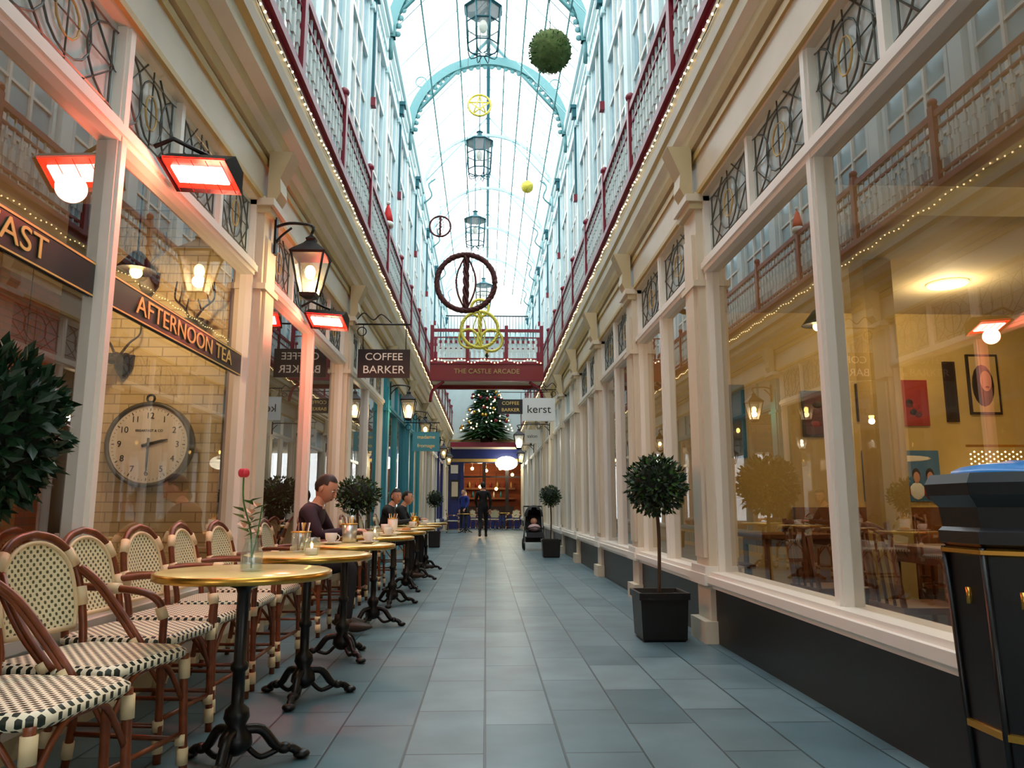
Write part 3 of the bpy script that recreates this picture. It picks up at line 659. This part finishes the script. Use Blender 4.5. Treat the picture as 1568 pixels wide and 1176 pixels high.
# ------------------------------------------------------------ tables
def table_mesh():
    b=MB()
    b.lathe([(0,.715),(.30,.715),(.335,.72),(.338,.745),(.33,.75),(0,.75)],(0,0,0),MARBLE,40)
    b.lathe([(.336,.718),(.343,.722),(.343,.745),(.336,.748)],(0,0,0),BRASS,40)
    b.lathe([(.11,.715),(.10,.70),(.03,.68),(.024,.66),(.024,.40),(.034,.39),(.034,.37),(.024,.36),(.024,.24),(.045,.22),(.05,.19),(.035,.16),(.06,.12),(.065,.09),(.04,.06),(.02,.05)],(0,0,0),BLACK,16)
    for k in range(3):
        a=k*2*PI/3+.5; d=Vector((math.cos(a),math.sin(a),0))
        b.tube(cat([d*.03+Vector((0,0,.14)),d*.10+Vector((0,0,.13)),d*.16+Vector((0,0,.06)),d*.22+Vector((0,0,.045)),d*.255+Vector((0,0,.02))]),[.02]*8+[.018]*9,BLACK,7)
        b.tube(cat([d*.05+Vector((0,0,.07)),d*.1+Vector((0,0,.03)),d*.17+Vector((0,0,.05))]),.012,BLACK,6)
        b.ell(d*.26+Vector((0,0,.018)),(.035,.035,.018),BLACK,10,6)
        b.ell(d*.19+Vector((0,0,.05)),(.03,.03,.022),BLACK,8,6)
    return b
TY=[3.15,4.25,5.35,6.75,8.1,9.5,10.9,12.5]
t0=table_mesh().build('cafe_table',(0,0,0)); t0.location=(-.97,TY[0],0)
for i,y in enumerate(TY[1:]): dup(t0,'cafe_table',(-.97,y,0),i*.7)
# ------------------------------------------------------------ rattan chairs
def chair_mesh(arms=True):
    b=MB()
    R=.0155
    leg=lambda s:[(s*.215,-.26,0),(s*.20,-.225,.22),(s*.195,-.21,.46),(s*.205,-.245,.66),(s*.175,-.275,.80),(s*.10,-.295,.875),(0,-.30,.90)]
    P=cat(leg(-1),5); Q=cat(leg(1),5); b.tube(P+list(reversed(Q))[1:],R,RATTAN,9)
    for s in (-1,1):
        if arms:
            b.tube(cat([(s*.203,-.24,.67),(s*.25,-.12,.68),(s*.265,.05,.675),(s*.25,.17,.65),(s*.225,.215,.58),(s*.215,.215,.46),(s*.22,.23,0)],5),R,RATTAN,9)
            wr=(((s*.22,.228,.04),(s*.22,.225,.10)),((s*.215,.215,.40),(s*.215,.215,.45)),((s*.222,.217,.555),(s*.232,.205,.60)),((s*.262,.0,.677),(s*.264,.05,.676)))
        else:
            b.tube(cat([(s*.222,.235,0),(s*.215,.222,.25),(s*.212,.215,.45)],5),R,RATTAN,9)
            for o_ in (0,.024): b.tube(cat([(s*.188,-.268+o_,.77),(s*.225,-.20+o_,.70),(s*.24,-.10+o_,.58),(s*.232,-.0+o_,.47)],5),.011,RATTAN,8)
            wr=(((s*.22,.228,.05),(s*.22,.226,.11)),((s*.214,.218,.36),(s*.213,.216,.43)),((s*.236,-.02,.49),(s*.232,.0,.46)))
        b.tube(cat([(s*.215,.215,.30),(s*.21,.10,.43),(s*.20,-.05,.43),(s*.205,-.22,.28)],4),.009,RATTAN,6)
        b.tube([(s*.212,.22,.14),(s*.21,-.24,.14)],.010,RATTAN,6)
        for (p,q) in wr+(((s*.213,-.252,.05),(s*.208,-.243,.11)),((s*.20,-.232,.62),(s*.203,-.248,.69)),((s*.215,.22,.12),(s*.215,.22,.16)),((s*.185,-.27,.775),(s*.15,-.283,.835))):
            b.tube([p,q],.0215,CANEC,9)
    b.tube(cat([(-.21,.218,.28),(-.1,.22,.42),(0,.222,.44),(.1,.22,.42),(.21,.218,.28)],4),.010,RATTAN,6)
    b.tube([(-.21,.22,.16),(.21,.22,.16)],.010,RATTAN,6)
    b.tube(cat([(-.205,-.23,.28),(-.1,-.22,.42),(.1,-.22,.42),(.205,-.23,.28)],4),.010,RATTAN,6)
    def rr(hx,hy,rad,z,n=6):
        o=[]
        for qx,qy,a0 in ((1,1,0),(-1,1,PI/2),(-1,-1,PI),(1,-1,3*PI/2)):
            for i in range(n+1): a=a0+PI/2*i/n; o.append(Vector((qx*(hx-rad)+rad*math.cos(a),qy*(hy-rad)+rad*math.sin(a),z)))
        return o
    L=[rr(.215,.225,.07,.435),rr(.235,.243,.08,.45),rr(.235,.243,.08,.468),rr(.215,.225,.07,.482)]
    n=len(L[0]); vs=[v for l in L for v in l]; fs=[(j*n+i,j*n+(i+1)%n,(j+1)*n+(i+1)%n,(j+1)*n+i) for j in range(3) for i in range(n)]
    b.add(vs,fs,WES,True); b.add(L[3],[tuple(range(n))],WES); b.add(L[0],[tuple(reversed(range(n)))],WES)
    out=[(-.165,-.232,.545),(-.178,-.245,.64),(-.155,-.268,.775),(-.09,-.284,.845),(0,-.289,.868),(.09,-.284,.845),(.155,-.268,.775),(.178,-.245,.64),(.165,-.232,.545)]
    O=cat(out,4); b.tube(O,.009,CANEC,6); b.tube([O[0],O[-1]],.011,CANEC,6)
    c=Vector((0,-.262,.70)); m=len(O)
    ringv=[O]+[[p.lerp(c+Vector((0,-.012,0)),t) for p in O] for t in (.35,.7)]
    vs=[v for r in ringv for v in r]+[c+Vector((0,-.016,0))]
    fs=[(j*m+i,j*m+(i+1)%m,(j+1)*m+(i+1)%m,(j+1)*m+i) for j in range(2) for i in range(m)]+[(2*m+i,2*m+(i+1)%m,3*m) for i in range(m)]
    b.add(vs,fs,WEB,True)
    return b
s0=chair_mesh(False).build('rattan_side_chair',(0,0,0)); s0.location=(-1.34,2.30,0); s0.rotation_euler=(0,0,-PI/2-.12)
dup(s0,'rattan_side_chair',(-1.40,2.88,0),-PI/2-.20)
c0=chair_mesh().build('rattan_armchair',(0,0,0)); c0.location=(-1.50,3.46,0); c0.rotation_euler=(0,0,-PI/2-.10)
for x,y,r in ((-1.51,4.04,-.06),(-1.52,4.62,.03),(-1.53,5.25,-.05),(-1.53,6.35,0),(-1.53,7.6,.1),(-1.53,8.3,0),(-1.53,9.75,0),(-1.53,11.0,0),(-1.53,12.6,0)):
    dup(c0,'rattan_armchair',(x,y,0),-PI/2+r)
for x,y,r in ((.3,34.6,.4),(1.2,34.2,2.5),(-.4,35.0,-.9)): dup(c0,'rattan_armchair',(x,y,0),r)
dup(t0,'cafe_table',(.75,35.1,0),0)
# ------------------------------------------------------------ tabletop things
JG=glassmat('jar_glass',(.90,.95,.93),.10,.6,2.5,frost=.08)
b=MB(); x,y,z=-.93,3.1,.752
b.lathe([(.040,0),(.042,.01),(.042,.07),(.03,.10),(.028,.12),(.034,.125)],(x,y,z),JG,20); b.lathe([(.036,.005),(.037,.05)],(x,y,z),JG,16)
GST=mat('rose_stem',(.25,.45,.18),.5); ROSE=mat('rose_petal',(.85,.18,.24),.5)
b.tube(cat([(x,y,z+.01),(x-.01,y,z+.15),(x-.045,y,z+.27),(x-.05,y,z+.37)]),.0035,GST,6)
b.tube(cat([(x,y,z+.05),(x+.02,y,z+.16),(x+.03,y,z+.25)]),.003,GST,6)
for k in range(14):
    a=k*2.4; r=.006+.0011*k; d=Vector((math.cos(a),math.sin(a),0)); b.ell(Vector((x-.05,y,z+.385))+d*r*.6,(.012,.012,.018),ROSE,8,6)
for k in range(16):
    a=k*2.1; p=Vector((x-.02+random.uniform(-.025,.045),y,z+.13+k*.009)); b.leaf(p,Vector((math.cos(a),math.sin(a),.35)),Vector((0,0,1)),.07,.045,LEAF2)
b.build('rose_in_glass_vase')
def candle(x,y):
    b=MB(); b.lathe([(.035,0),(.045,.05),(.043,.09)],(x,y,.752),JG,16); b.lathe([(.03,0),(.03,.03)],(x,y,.757),WHITE,12); b.ell((x,y,.80),(.007,.007,.014),BULB,8,6); b.build('candle_holder')
candle(-.92,4.1); candle(-.95,6.6)
def cup(x,y,m=WHITE):
    b=MB(); b.lathe([(.03,.0),(.07,.012),(.075,.016),(.03,.008)],(x,y,.752),m,20); b.lathe([(.02,.012),(.038,.04),(.042,.075),(.038,.075),(.034,.03),(.0,.02)],(x,y,.752),m,18)
    b.tube([(x+.038+.02*math.sin(t),y,.752+.045+.02*math.cos(t)) for t in [PI*i/6 for i in range(7)]],.004,m,6); b.build('coffee_cup')
for p in ((-1.05,5.25),(-.85,6.7),(-1.05,8.0),(-.9,9.4),(-.85,10.75),(-.82,5.4)): cup(*p)
def pitcher(x,y,m,h=.13):
    b=MB(); b.lathe([(.045,0),(.05,.01),(.055,h),(.05,h),(.045,.02)],(x,y,.752),m,18); b.tube(ring((x,y,.752+h),.055,'Z',16),.004,BRASS,5,closed=True)
    for k in range(7): b.tube([(x+random.uniform(-.03,.03),y+random.uniform(-.03,.03),.76),(x+random.uniform(-.05,.05),y+random.uniform(-.05,.05),.752+h+.05)],.004,[WOOD,WHITE,BRASS][k%3],5)
    b.build('cutlery_tin')
pitcher(-.98,5.55,mat('tin_silver',(.8,.8,.78),.3,.8)); pitcher(-1.0,8.25,WHITE); pitcher(-.9,9.7,BRASS); pitcher(-1.05,4.4,JG,.11)
PASTRY=mat('pastry',(.75,.5,.25),.7)
for p in ((-.88,6.95),(-.82,7.95)):
    b=MB(); b.lathe([(.06,0),(.11,.015),(.115,.02),(.06,.008)],(p[0],p[1],.752),WHITE,24); b.ell((p[0],p[1],.775),(.05,.04,.02),PASTRY,10,6); b.build('plate_with_pastry')
# ------------------------------------------------------------ plants
def topiary(x,y,zb,r,pw,ph,name='topiary_bay_tree',N=1300,LL=.055,flat=1,pot='sq',ms=(LEAF,LEAF2)):
    b=MB(); poth0=0
    if pot=='sq':
        h=pw/2; b.lathe([(h*1.2,0),(h*1.32,.02),(h*1.414,ph-.05),(h*1.52,ph-.05),(h*1.52,ph),(h*1.36,ph),(h*1.3,ph-.03)],(x,y,poth0),BLACKP,4,PI/4,False)
        b.box(x-h*.8,x+h*.8,y-h*.8,y+h*.8,poth0+ph-.07,poth0+ph-.03,SOIL)
    else:
        b.lathe([(pw*.35,0),(pw*.5,ph-.03),(pw*.54,ph-.03),(pw*.54,ph),(pw*.4,ph)],(x,y,poth0),BLACKP,18)
    b.tube(cat([(x,y,poth0+ph-.05),(x+.012,y,(ph+zb)/2),(x-.005,y+.005,zb-r*.3)]),.014,BARK,8)
    def df(q,p): return q*(1+random.uniform(-.08,.05))
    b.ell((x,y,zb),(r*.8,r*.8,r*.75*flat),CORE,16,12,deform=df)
    for i in range(N):
        d=Vector((random.gauss(0,1),random.gauss(0,1),random.gauss(0,1))).normalized()
        p=Vector((x,y,zb))+Vector((d.x*r,d.y*r,d.z*r*flat))*random.uniform(.72,1.04)
        dd=d+Vector((random.uniform(-.8,.8),random.uniform(-.8,.8),random.uniform(-.6,.9)))
        b.leaf(p,dd,d+Vector((random.uniform(-.3,.3),)*3),LL*random.uniform(.7,1.2),LL*.42,ms[0] if random.random()<.75 else ms[1])
    return b.build(name)
topiary(1.35,6.0,1.17,.22,.36,.36,N=1500)
topiary(1.32,15.6,1.22,.2,.36,.36,N=700)
topiary(-1.5,8.95,1.13,.25,.3,.4,N=900,flat=.8)
topiary(-1.3,19.5,1.2,.2,.3,.4,N=500)
topiary(-1.68,2.60,1.26,.20,.16,.55,'potted_bay_tree',1500,.08,1.3,'round',(LEAF,LEAF))
# ------------------------------------------------------------ litter bin
b=MB(); c=(1.41,1.93,0); NAVY=mat('bin_paint',(.04,.05,.07),.35); a8=PI/8
b.lathe([(.18,0),(.19,.02),(.19,.06),(.165,.08),(.185,.5),(.20,.90),(.215,.91),(.215,.94),(.205,.95),(.21,1.0),(.235,1.03),(.24,1.06),(.225,1.085),(.17,1.085),(.17,1.0)],c,NAVY,8,a8,False)
b.lathe([(.204,.88),(.214,.885),(.214,.895),(.204,.90)],c,BRASS,8,a8,False); b.lathe([(.188,.45),(.193,.452),(.193,.468),(.188,.47)],c,BRASS,8,a8,False)
for k in range(8):
    a=a8+k*PI/4; b.tube([(c[0]+.17*math.cos(a),c[1]+.17*math.sin(a),.1),(c[0]+.205*math.cos(a),c[1]+.205*math.sin(a),.9)],.009,NAVY,6)
    a+=PI/8
    b.tube([(c[0]+.178*math.cos(a),c[1]+.178*math.sin(a),z_) for z_ in (.76,.80)],.014,BRASS,6,flat=.4)
b.ell((c[0],c[1],1.085),(.17,.17,.035),mat('blue_liner',(.15,.50,.80),.3),20,10,deform=lambda q,p:q*(1+random.uniform(-.08,.08)))
b.build('litter_bin')
# ------------------------------------------------------------ stroller
b=MB(); x,y=1.15,18.3; FAB=mat('pram_fabric',(.10,.10,.12),.8); PINK=mat('pink_blanket',(.75,.62,.62),.8)
for sx in (-.25,.25):
    for yy,r in ((-.3,.10),(.32,.13)):
        b.tube(ring((x+sx,y+yy,r),r-.02,'X',18),.02,BLACK,6,closed=True)
        for k in range(3): a=k*PI/3; b.tube([(x+sx,y+yy-math.cos(a)*r*.8,r-math.sin(a)*r*.8),(x+sx,y+yy+math.cos(a)*r*.8,r+math.sin(a)*r*.8)],.006,LEAD,4)
    b.tube([(x+sx,y-.3,.10),(x+sx*.9,y+.05,.5),(x+sx*.9,y+.5,1.02)],.014,LEAD,6); b.tube([(x+sx,y+.32,.13),(x+sx*.9,y-.1,.55)],.014,LEAD,6)
b.tube([(x-.23,y+.5,1.02),(x+.23,y+.5,1.02)],.018,BLACK,6)
b.add([(x-.2,y-.35,.42),(x+.2,y-.35,.42),(x+.2,y+.05,.40),(x-.2,y+.05,.40),(x+.2,y+.35,.85),(x-.2,y+.35,.85),(x-.2,y-.4,.3),(x+.2,y-.4,.3)],[(0,1,2,3),(3,2,4,5),(0,6,7,1)],FAB)
b.ell((x,y+.12,.78),(.23,.30,.27),FAB,16,10,keep=lambda c:c.z>0 and c.y>-.6); b.box(x-.2,x+.2,y-.1,y+.3,.18,.3,FAB)
b.ell((x,y-.08,.52),(.15,.22,.09),PINK,12,8); b.ell((x,y+.08,.67),.08,SKIN,12,8)
b.tube([(x-.2,y-.3,.5),(x,y-.38,.55),(x+.2,y-.3,.5)],.012,BLACK,6); b.build('baby_stroller')
# ------------------------------------------------------------ people
HAIRB=mat('brown_hair',(.20,.12,.08),.6); HAIRK=mat('dark_hair',(.08,.05,.04),.6); EYEW=mat('eye_white',(.9,.88,.85),.3); EYEK=mat('eye_iris',(.1,.07,.05),.2); LIP=mat('lip',(.68,.36,.32),.5)
def head_geo(b,c,R,hairm,sc=1,long=False):
    S=lambda *v:tuple(q*sc for q in v)
    def df(q,p):
        q=q.copy()
        if p.z<0: q.x*=1+.28*p.z; q.y*=(1+.10*p.z)
        if p.z<-.2 and p.y>0: q.y+=.012*sc
        if p.y<0 and p.z>-.2: q.y*=1.08
        return q
    P=lambda x,y,z:Vector(c)+R@Vector((x*sc,y*sc,z*sc))
    b.ell(c,S(.074,.092,.115),SKIN,24,18,rot=R,deform=df)
    b.ell(P(0,.093,-.012),S(.012,.016,.022),SKIN,10,8,rot=R); b.ell(P(0,.100,-.024),S(.016,.013,.010),SKIN,10,8,rot=R)
    for s in (-1,1):
        b.ell(P(s*.03,.079,.012),S(.013,.010,.008),EYEW,10,8,rot=R); b.ell(P(s*.03,.088,.012),S(.006,.004,.006),EYEK,8,6,rot=R)
        b.ell(P(s*.03,.086,.030),S(.018,.006,.0035),hairm,8,6,rot=R)
        b.ell(P(s*.076,-.005,-.002),S(.009,.018,.030),SKIN,10,8,rot=R)
    b.ell(P(0,.084,-.055),S(.022,.008,.005),LIP,10,6,rot=R); b.ell(P(0,.082,-.063),S(.018,.008,.005),LIP,10,6,rot=R)
    if long: kp=lambda q: q.z>-.9 if q.y<.1 else q.z>.5
    else: kp=lambda q: (q.z>.62) or (q.y<.35 and q.z>.30) or (q.y<.0 and q.z>.0) or (q.y<-.25 and q.z>-.45)
    b.ell(P(0,-.008,.008),S(.079,.097,.119),hairm,28,22,rot=R,keep=kp,deform=df)
def hand_geo(b,w,d,n,curl,sgn,sc=1):
    d=d.normalized(); n=(n-d*n.dot(d)).normalized(); s=d.cross(n)*sgn
    M=Matrix((s,d,n)).transposed()
    b.ell(w+d*.05*sc,(.040*sc,.052*sc,.015*sc),SKIN,12,8,rot=M)
    for i,(o,L) in enumerate(((-.029,.068),(-.010,.078),(.010,.072),(.028,.056))):
        p=w+d*.088*sc+s*o*sc; q=p+(d*math.cos(curl)-n*math.sin(curl))*L*.45*sc; e=q+(d*math.cos(curl*2.2)-n*math.sin(curl*2.2))*L*.5*sc
        b.tube([p-d*.02,p,q,e],[.009*sc,.009*sc,.0085*sc,.006*sc],SKIN,7)
    p=w+d*.03*sc-s*.030*sc; b.tube([p,p+(d*.6-s*.8)*.035*sc,p+(d*1.1-s*.9-n*.3)*.055*sc],[.012*sc,.010*sc,.007*sc],SKIN,7)
def human(name,J,mats,headR,hairm,long=False,sc=1):
    top,bot,shoe=mats; V=[];E=[];Rr=[];tag=[]
    def v(p,r,par=None,t=None):
        V.append(tuple(p)); Rr.append(r); k=len(V)-1
        if par is not None: E.append((par,k)); tag.append((par,k,t))
        return k
    J={k:Vector(p) for k,p in J.items()}
    pel=v(J['pelvis'],(.135,.115)); sp=v((J['pelvis']+J['chest'])/2,(.125,.10),pel,top); ch=v(J['chest'],(.145,.105),sp,top)
    ub=v(J['chest'].lerp(J['neck'],.6),(.12,.08),ch,top); nk=v(J['neck'],(.055,.055),ub,top); nh=v(J['head']-(J['head']-J['neck'])*.35,(.048,.048),nk,SKIN)
    for s in 'LR':
        sh=v(J['sh'+s],(.062,.062),ub,top); m1=v(J['sh'+s].lerp(J['el'+s],.5),(.052,.052),sh,top); el=v(J['el'+s],(.043,.043),m1,top)
        m2=v(J['el'+s].lerp(J['wr'+s],.45),(.040,.040),el,top); wr=v(J['wr'+s],(.027,.027),m2,top)
        hp=v(J['hip'+s],(.095,.095),pel,bot); th=v(J['hip'+s].lerp(J['kn'+s],.45),(.083,.083),hp,bot); kn=v(J['kn'+s],(.058,.058),th,bot)
        cf=v(J['kn'+s].lerp(J['an'+s],.35),(.054,.054),kn,bot); an=v(J['an'+s],(.038,.038),cf,bot)
    me=bpy.data.meshes.new(name+'_skel'); me.from_pydata(V,E,[]); ob=bpy.data.objects.new(name+'_skel',me); COL.objects.link(ob)
    md=ob.modifiers.new('skin','SKIN'); md.use_smooth_shade=True
    for i,r in enumerate(Rr): me.skin_vertices[0].data[i].radius=(r[0]*sc,r[1]*sc)
    me.skin_vertices[0].data[0].use_root=True
    ss=ob.modifiers.new('sub','SUBSURF'); ss.levels=2; ss.render_levels=2
    dg=bpy.context.evaluated_depsgraph_get(); em=bpy.data.meshes.new_from_object(ob.evaluated_get(dg))
    bpy.data.objects.remove(ob)
    em.materials.clear(); ml=[top,bot,SKIN]
    for m in ml: em.materials.append(m)
    Vv=[Vector(p) for p in V]
    for f in em.polygons:
        c=f.center; best=None
        for (a,k,t) in tag:
            A,B=Vv[a],Vv[k]; ab=B-A; q=max(0,min(1,(c-A).dot(ab)/max(1e-9,ab.length_squared))); dd=(c-(A+ab*q)).length
            if best is None or dd<best[0]: best=(dd,t)
        f.material_index=ml.index(best[1]); f.use_smooth=True
    root=bpy.data.objects.new(name,None); COL.objects.link(root); root.location=(J['pelvis'].x,J['pelvis'].y,0)
    body=bpy.data.objects.new('body',em); COL.objects.link(body); child(body,root)
    b=MB(); head_geo(b,J['head'],headR,hairm,sc,long)
    for s,sg in (('L',-1),('R',1)): hand_geo(b,J['wr'+s],J['wr'+s]-J['el'+s] if 'hd'+s not in J else J['hd'+s],Vector((0,0,1)),.5,sg,sc)
    o=b.build('head_and_hands',(0,0,0)); child(o,root)
    b=MB()
    for s in 'LR':
        a=J['an'+s]; t=J['to'+s]; d=(t-a); d.z=0; d.normalize(); sd=Vector((-d.y,d.x,0)); M=Matrix((d,sd,Vector((0,0,1)))).transposed()
        b.ell(Vector((a.x,a.y,max(.045,a.z-.035)))+d*.07,(.14,.047,.045),shoe,16,10,rot=M,deform=lambda q,p:Vector((q.x,q.y,max(q.z*(1-.35*max(0,p.x)),-.04)))); b.tube([a+Vector((0,0,.03)),a-Vector((0,0,.03))],[.045,.05],shoe,10)
    o=b.build('shoes',(0,0,0)); child(o,root)
    return root
MARO=mat('maroon_jumper',(.20,.08,.15),.8,var=.2,vs=20); TROU=mat('dark_trousers',(.08,.08,.10),.8); SHOE=mat('brown_shoe',(.22,.15,.10),.5); COAT=mat('dark_coat',(.06,.06,.07),.8); BLUJ=mat('blue_jacket',(.12,.2,.5),.8)
def headrot(yaw,pitch): return Matrix.Rotation(yaw,3,'Z')@Matrix.Rotation(pitch,3,'X')
def seated(name,x,y,mats,hair,long=False,yaw=-PI/2,hy=None,pitch=-.45,foot=.42,sc=1):
    f=Vector((math.cos(yaw+PI/2),math.sin(yaw+PI/2),0)); r=Vector((f.y,-f.x,0)); o=Vector((x,y,0)); U=Vector((0,0,1))
    P=lambda a,c,z:o+f*a+r*c+U*z
    J=dict(pelvis=P(-.02,0,.56),chest=P(.03,0,.86),neck=P(.10,0,1.02),head=P(.17,0,1.15),
      shR=P(.07,.18,.97),shL=P(.07,-.18,.97),elR=P(.18,.24,.78),elL=P(.18,-.24,.78),wrR=P(.39,.10,.81),wrL=P(.39,-.10,.81),
      hipR=P(.0,.09,.53),hipL=P(.0,-.09,.53),knR=P(.42,.12,.54),knL=P(.40,-.13,.54),anR=P(foot,.14,.10),anL=P(foot-.1,-.12,.10),toR=P(foot+.3,.16,.05),toL=P(foot+.2,-.12,.05))
    J['hdR']=f*1-r*.5; J['hdL']=f*1+r*.5
    return human(name,J,mats,headrot(yaw if hy is None else hy,pitch),hair,long,sc=sc)
seated('seated_man',-1.50,6.38,(MARO,TROU,SHOE),HAIRB,hy=-PI/2-.30,pitch=-.45,foot=.40)
seated('seated_woman',-1.46,11.0,(COAT,TROU,SHOE),HAIRK,True,hy=-PI/2-.9,pitch=-.1,sc=.95)
seated('seated_person',-1.46,12.6,(COAT,TROU,SHOE),HAIRK,False,hy=-PI/2-.4,pitch=-.1,sc=.97)
def standing(name,x,y,mats,hair,yaw=0,stride=.2,long=False,sc=1):
    f=Vector((-math.sin(yaw),math.cos(yaw),0)); r=Vector((f.y,-f.x,0)); o=Vector((x,y,0)); U=Vector((0,0,1)); P=lambda a,c,z:o+f*a+r*c+U*z*sc
    J=dict(pelvis=P(0,0,.98),chest=P(.01,0,1.28),neck=P(.02,0,1.48),head=P(.05,0,1.64),shR=P(.01,.19,1.43),shL=P(.01,-.19,1.43),elR=P(-.08,.25,1.15),elL=P(.06,-.25,1.15),
      wrR=P(-.02,.24,.90),wrL=P(.22,-.2,.95),hipR=P(0,.09,.93),hipL=P(0,-.09,.93),knR=P(stride*.6,.10,.52),knL=P(-stride*.2,-.10,.51),anR=P(stride,.10,.09),anL=P(-stride*1.4,-.1,.12),toR=P(stride+.2,.11,.04),toL=P(-stride*1.4+.2,-.11,.04))
    return human(name,J,mats,headrot(yaw,0),hair,long,sc=1.15)
standing('walking_man',-.1,25.5,(COAT,TROU,SHOE),HAIRK,0,.25,sc=1.04)
standing('standing_shopper',-.95,33.0,(BLUJ,TROU,SHOE),HAIRB,2.6,.05)
dup(c0,'rattan_armchair',(-1.3,30.5,0),-PI/2); dup(t0,'cafe_table',(-.8,30.5,0),0)
# ------------------------------------------------------------ world + camera
w=bpy.data.worlds.new('overcast_sky'); scene.world=w; w.use_nodes=True
bg=w.node_tree.nodes['Background']; bg.inputs[0].default_value=(.93,.975,1,1); bg.inputs[1].default_value=4.4
cam=bpy.data.cameras.new('camera'); co=bpy.data.objects.new('camera',cam); COL.objects.link(co)
co.location=(0,0,1.0); co.rotation_euler=(math.radians(90+9.3),0,math.radians(-1.95)); cam.sensor_width=36; cam.lens=36*1470/2000; cam.clip_start=.02; cam.clip_end=200
scene.camera=co
try:
    scene.view_settings.view_transform='Standard'; scene.view_settings.exposure=0.08
except Exception as e: print(e)
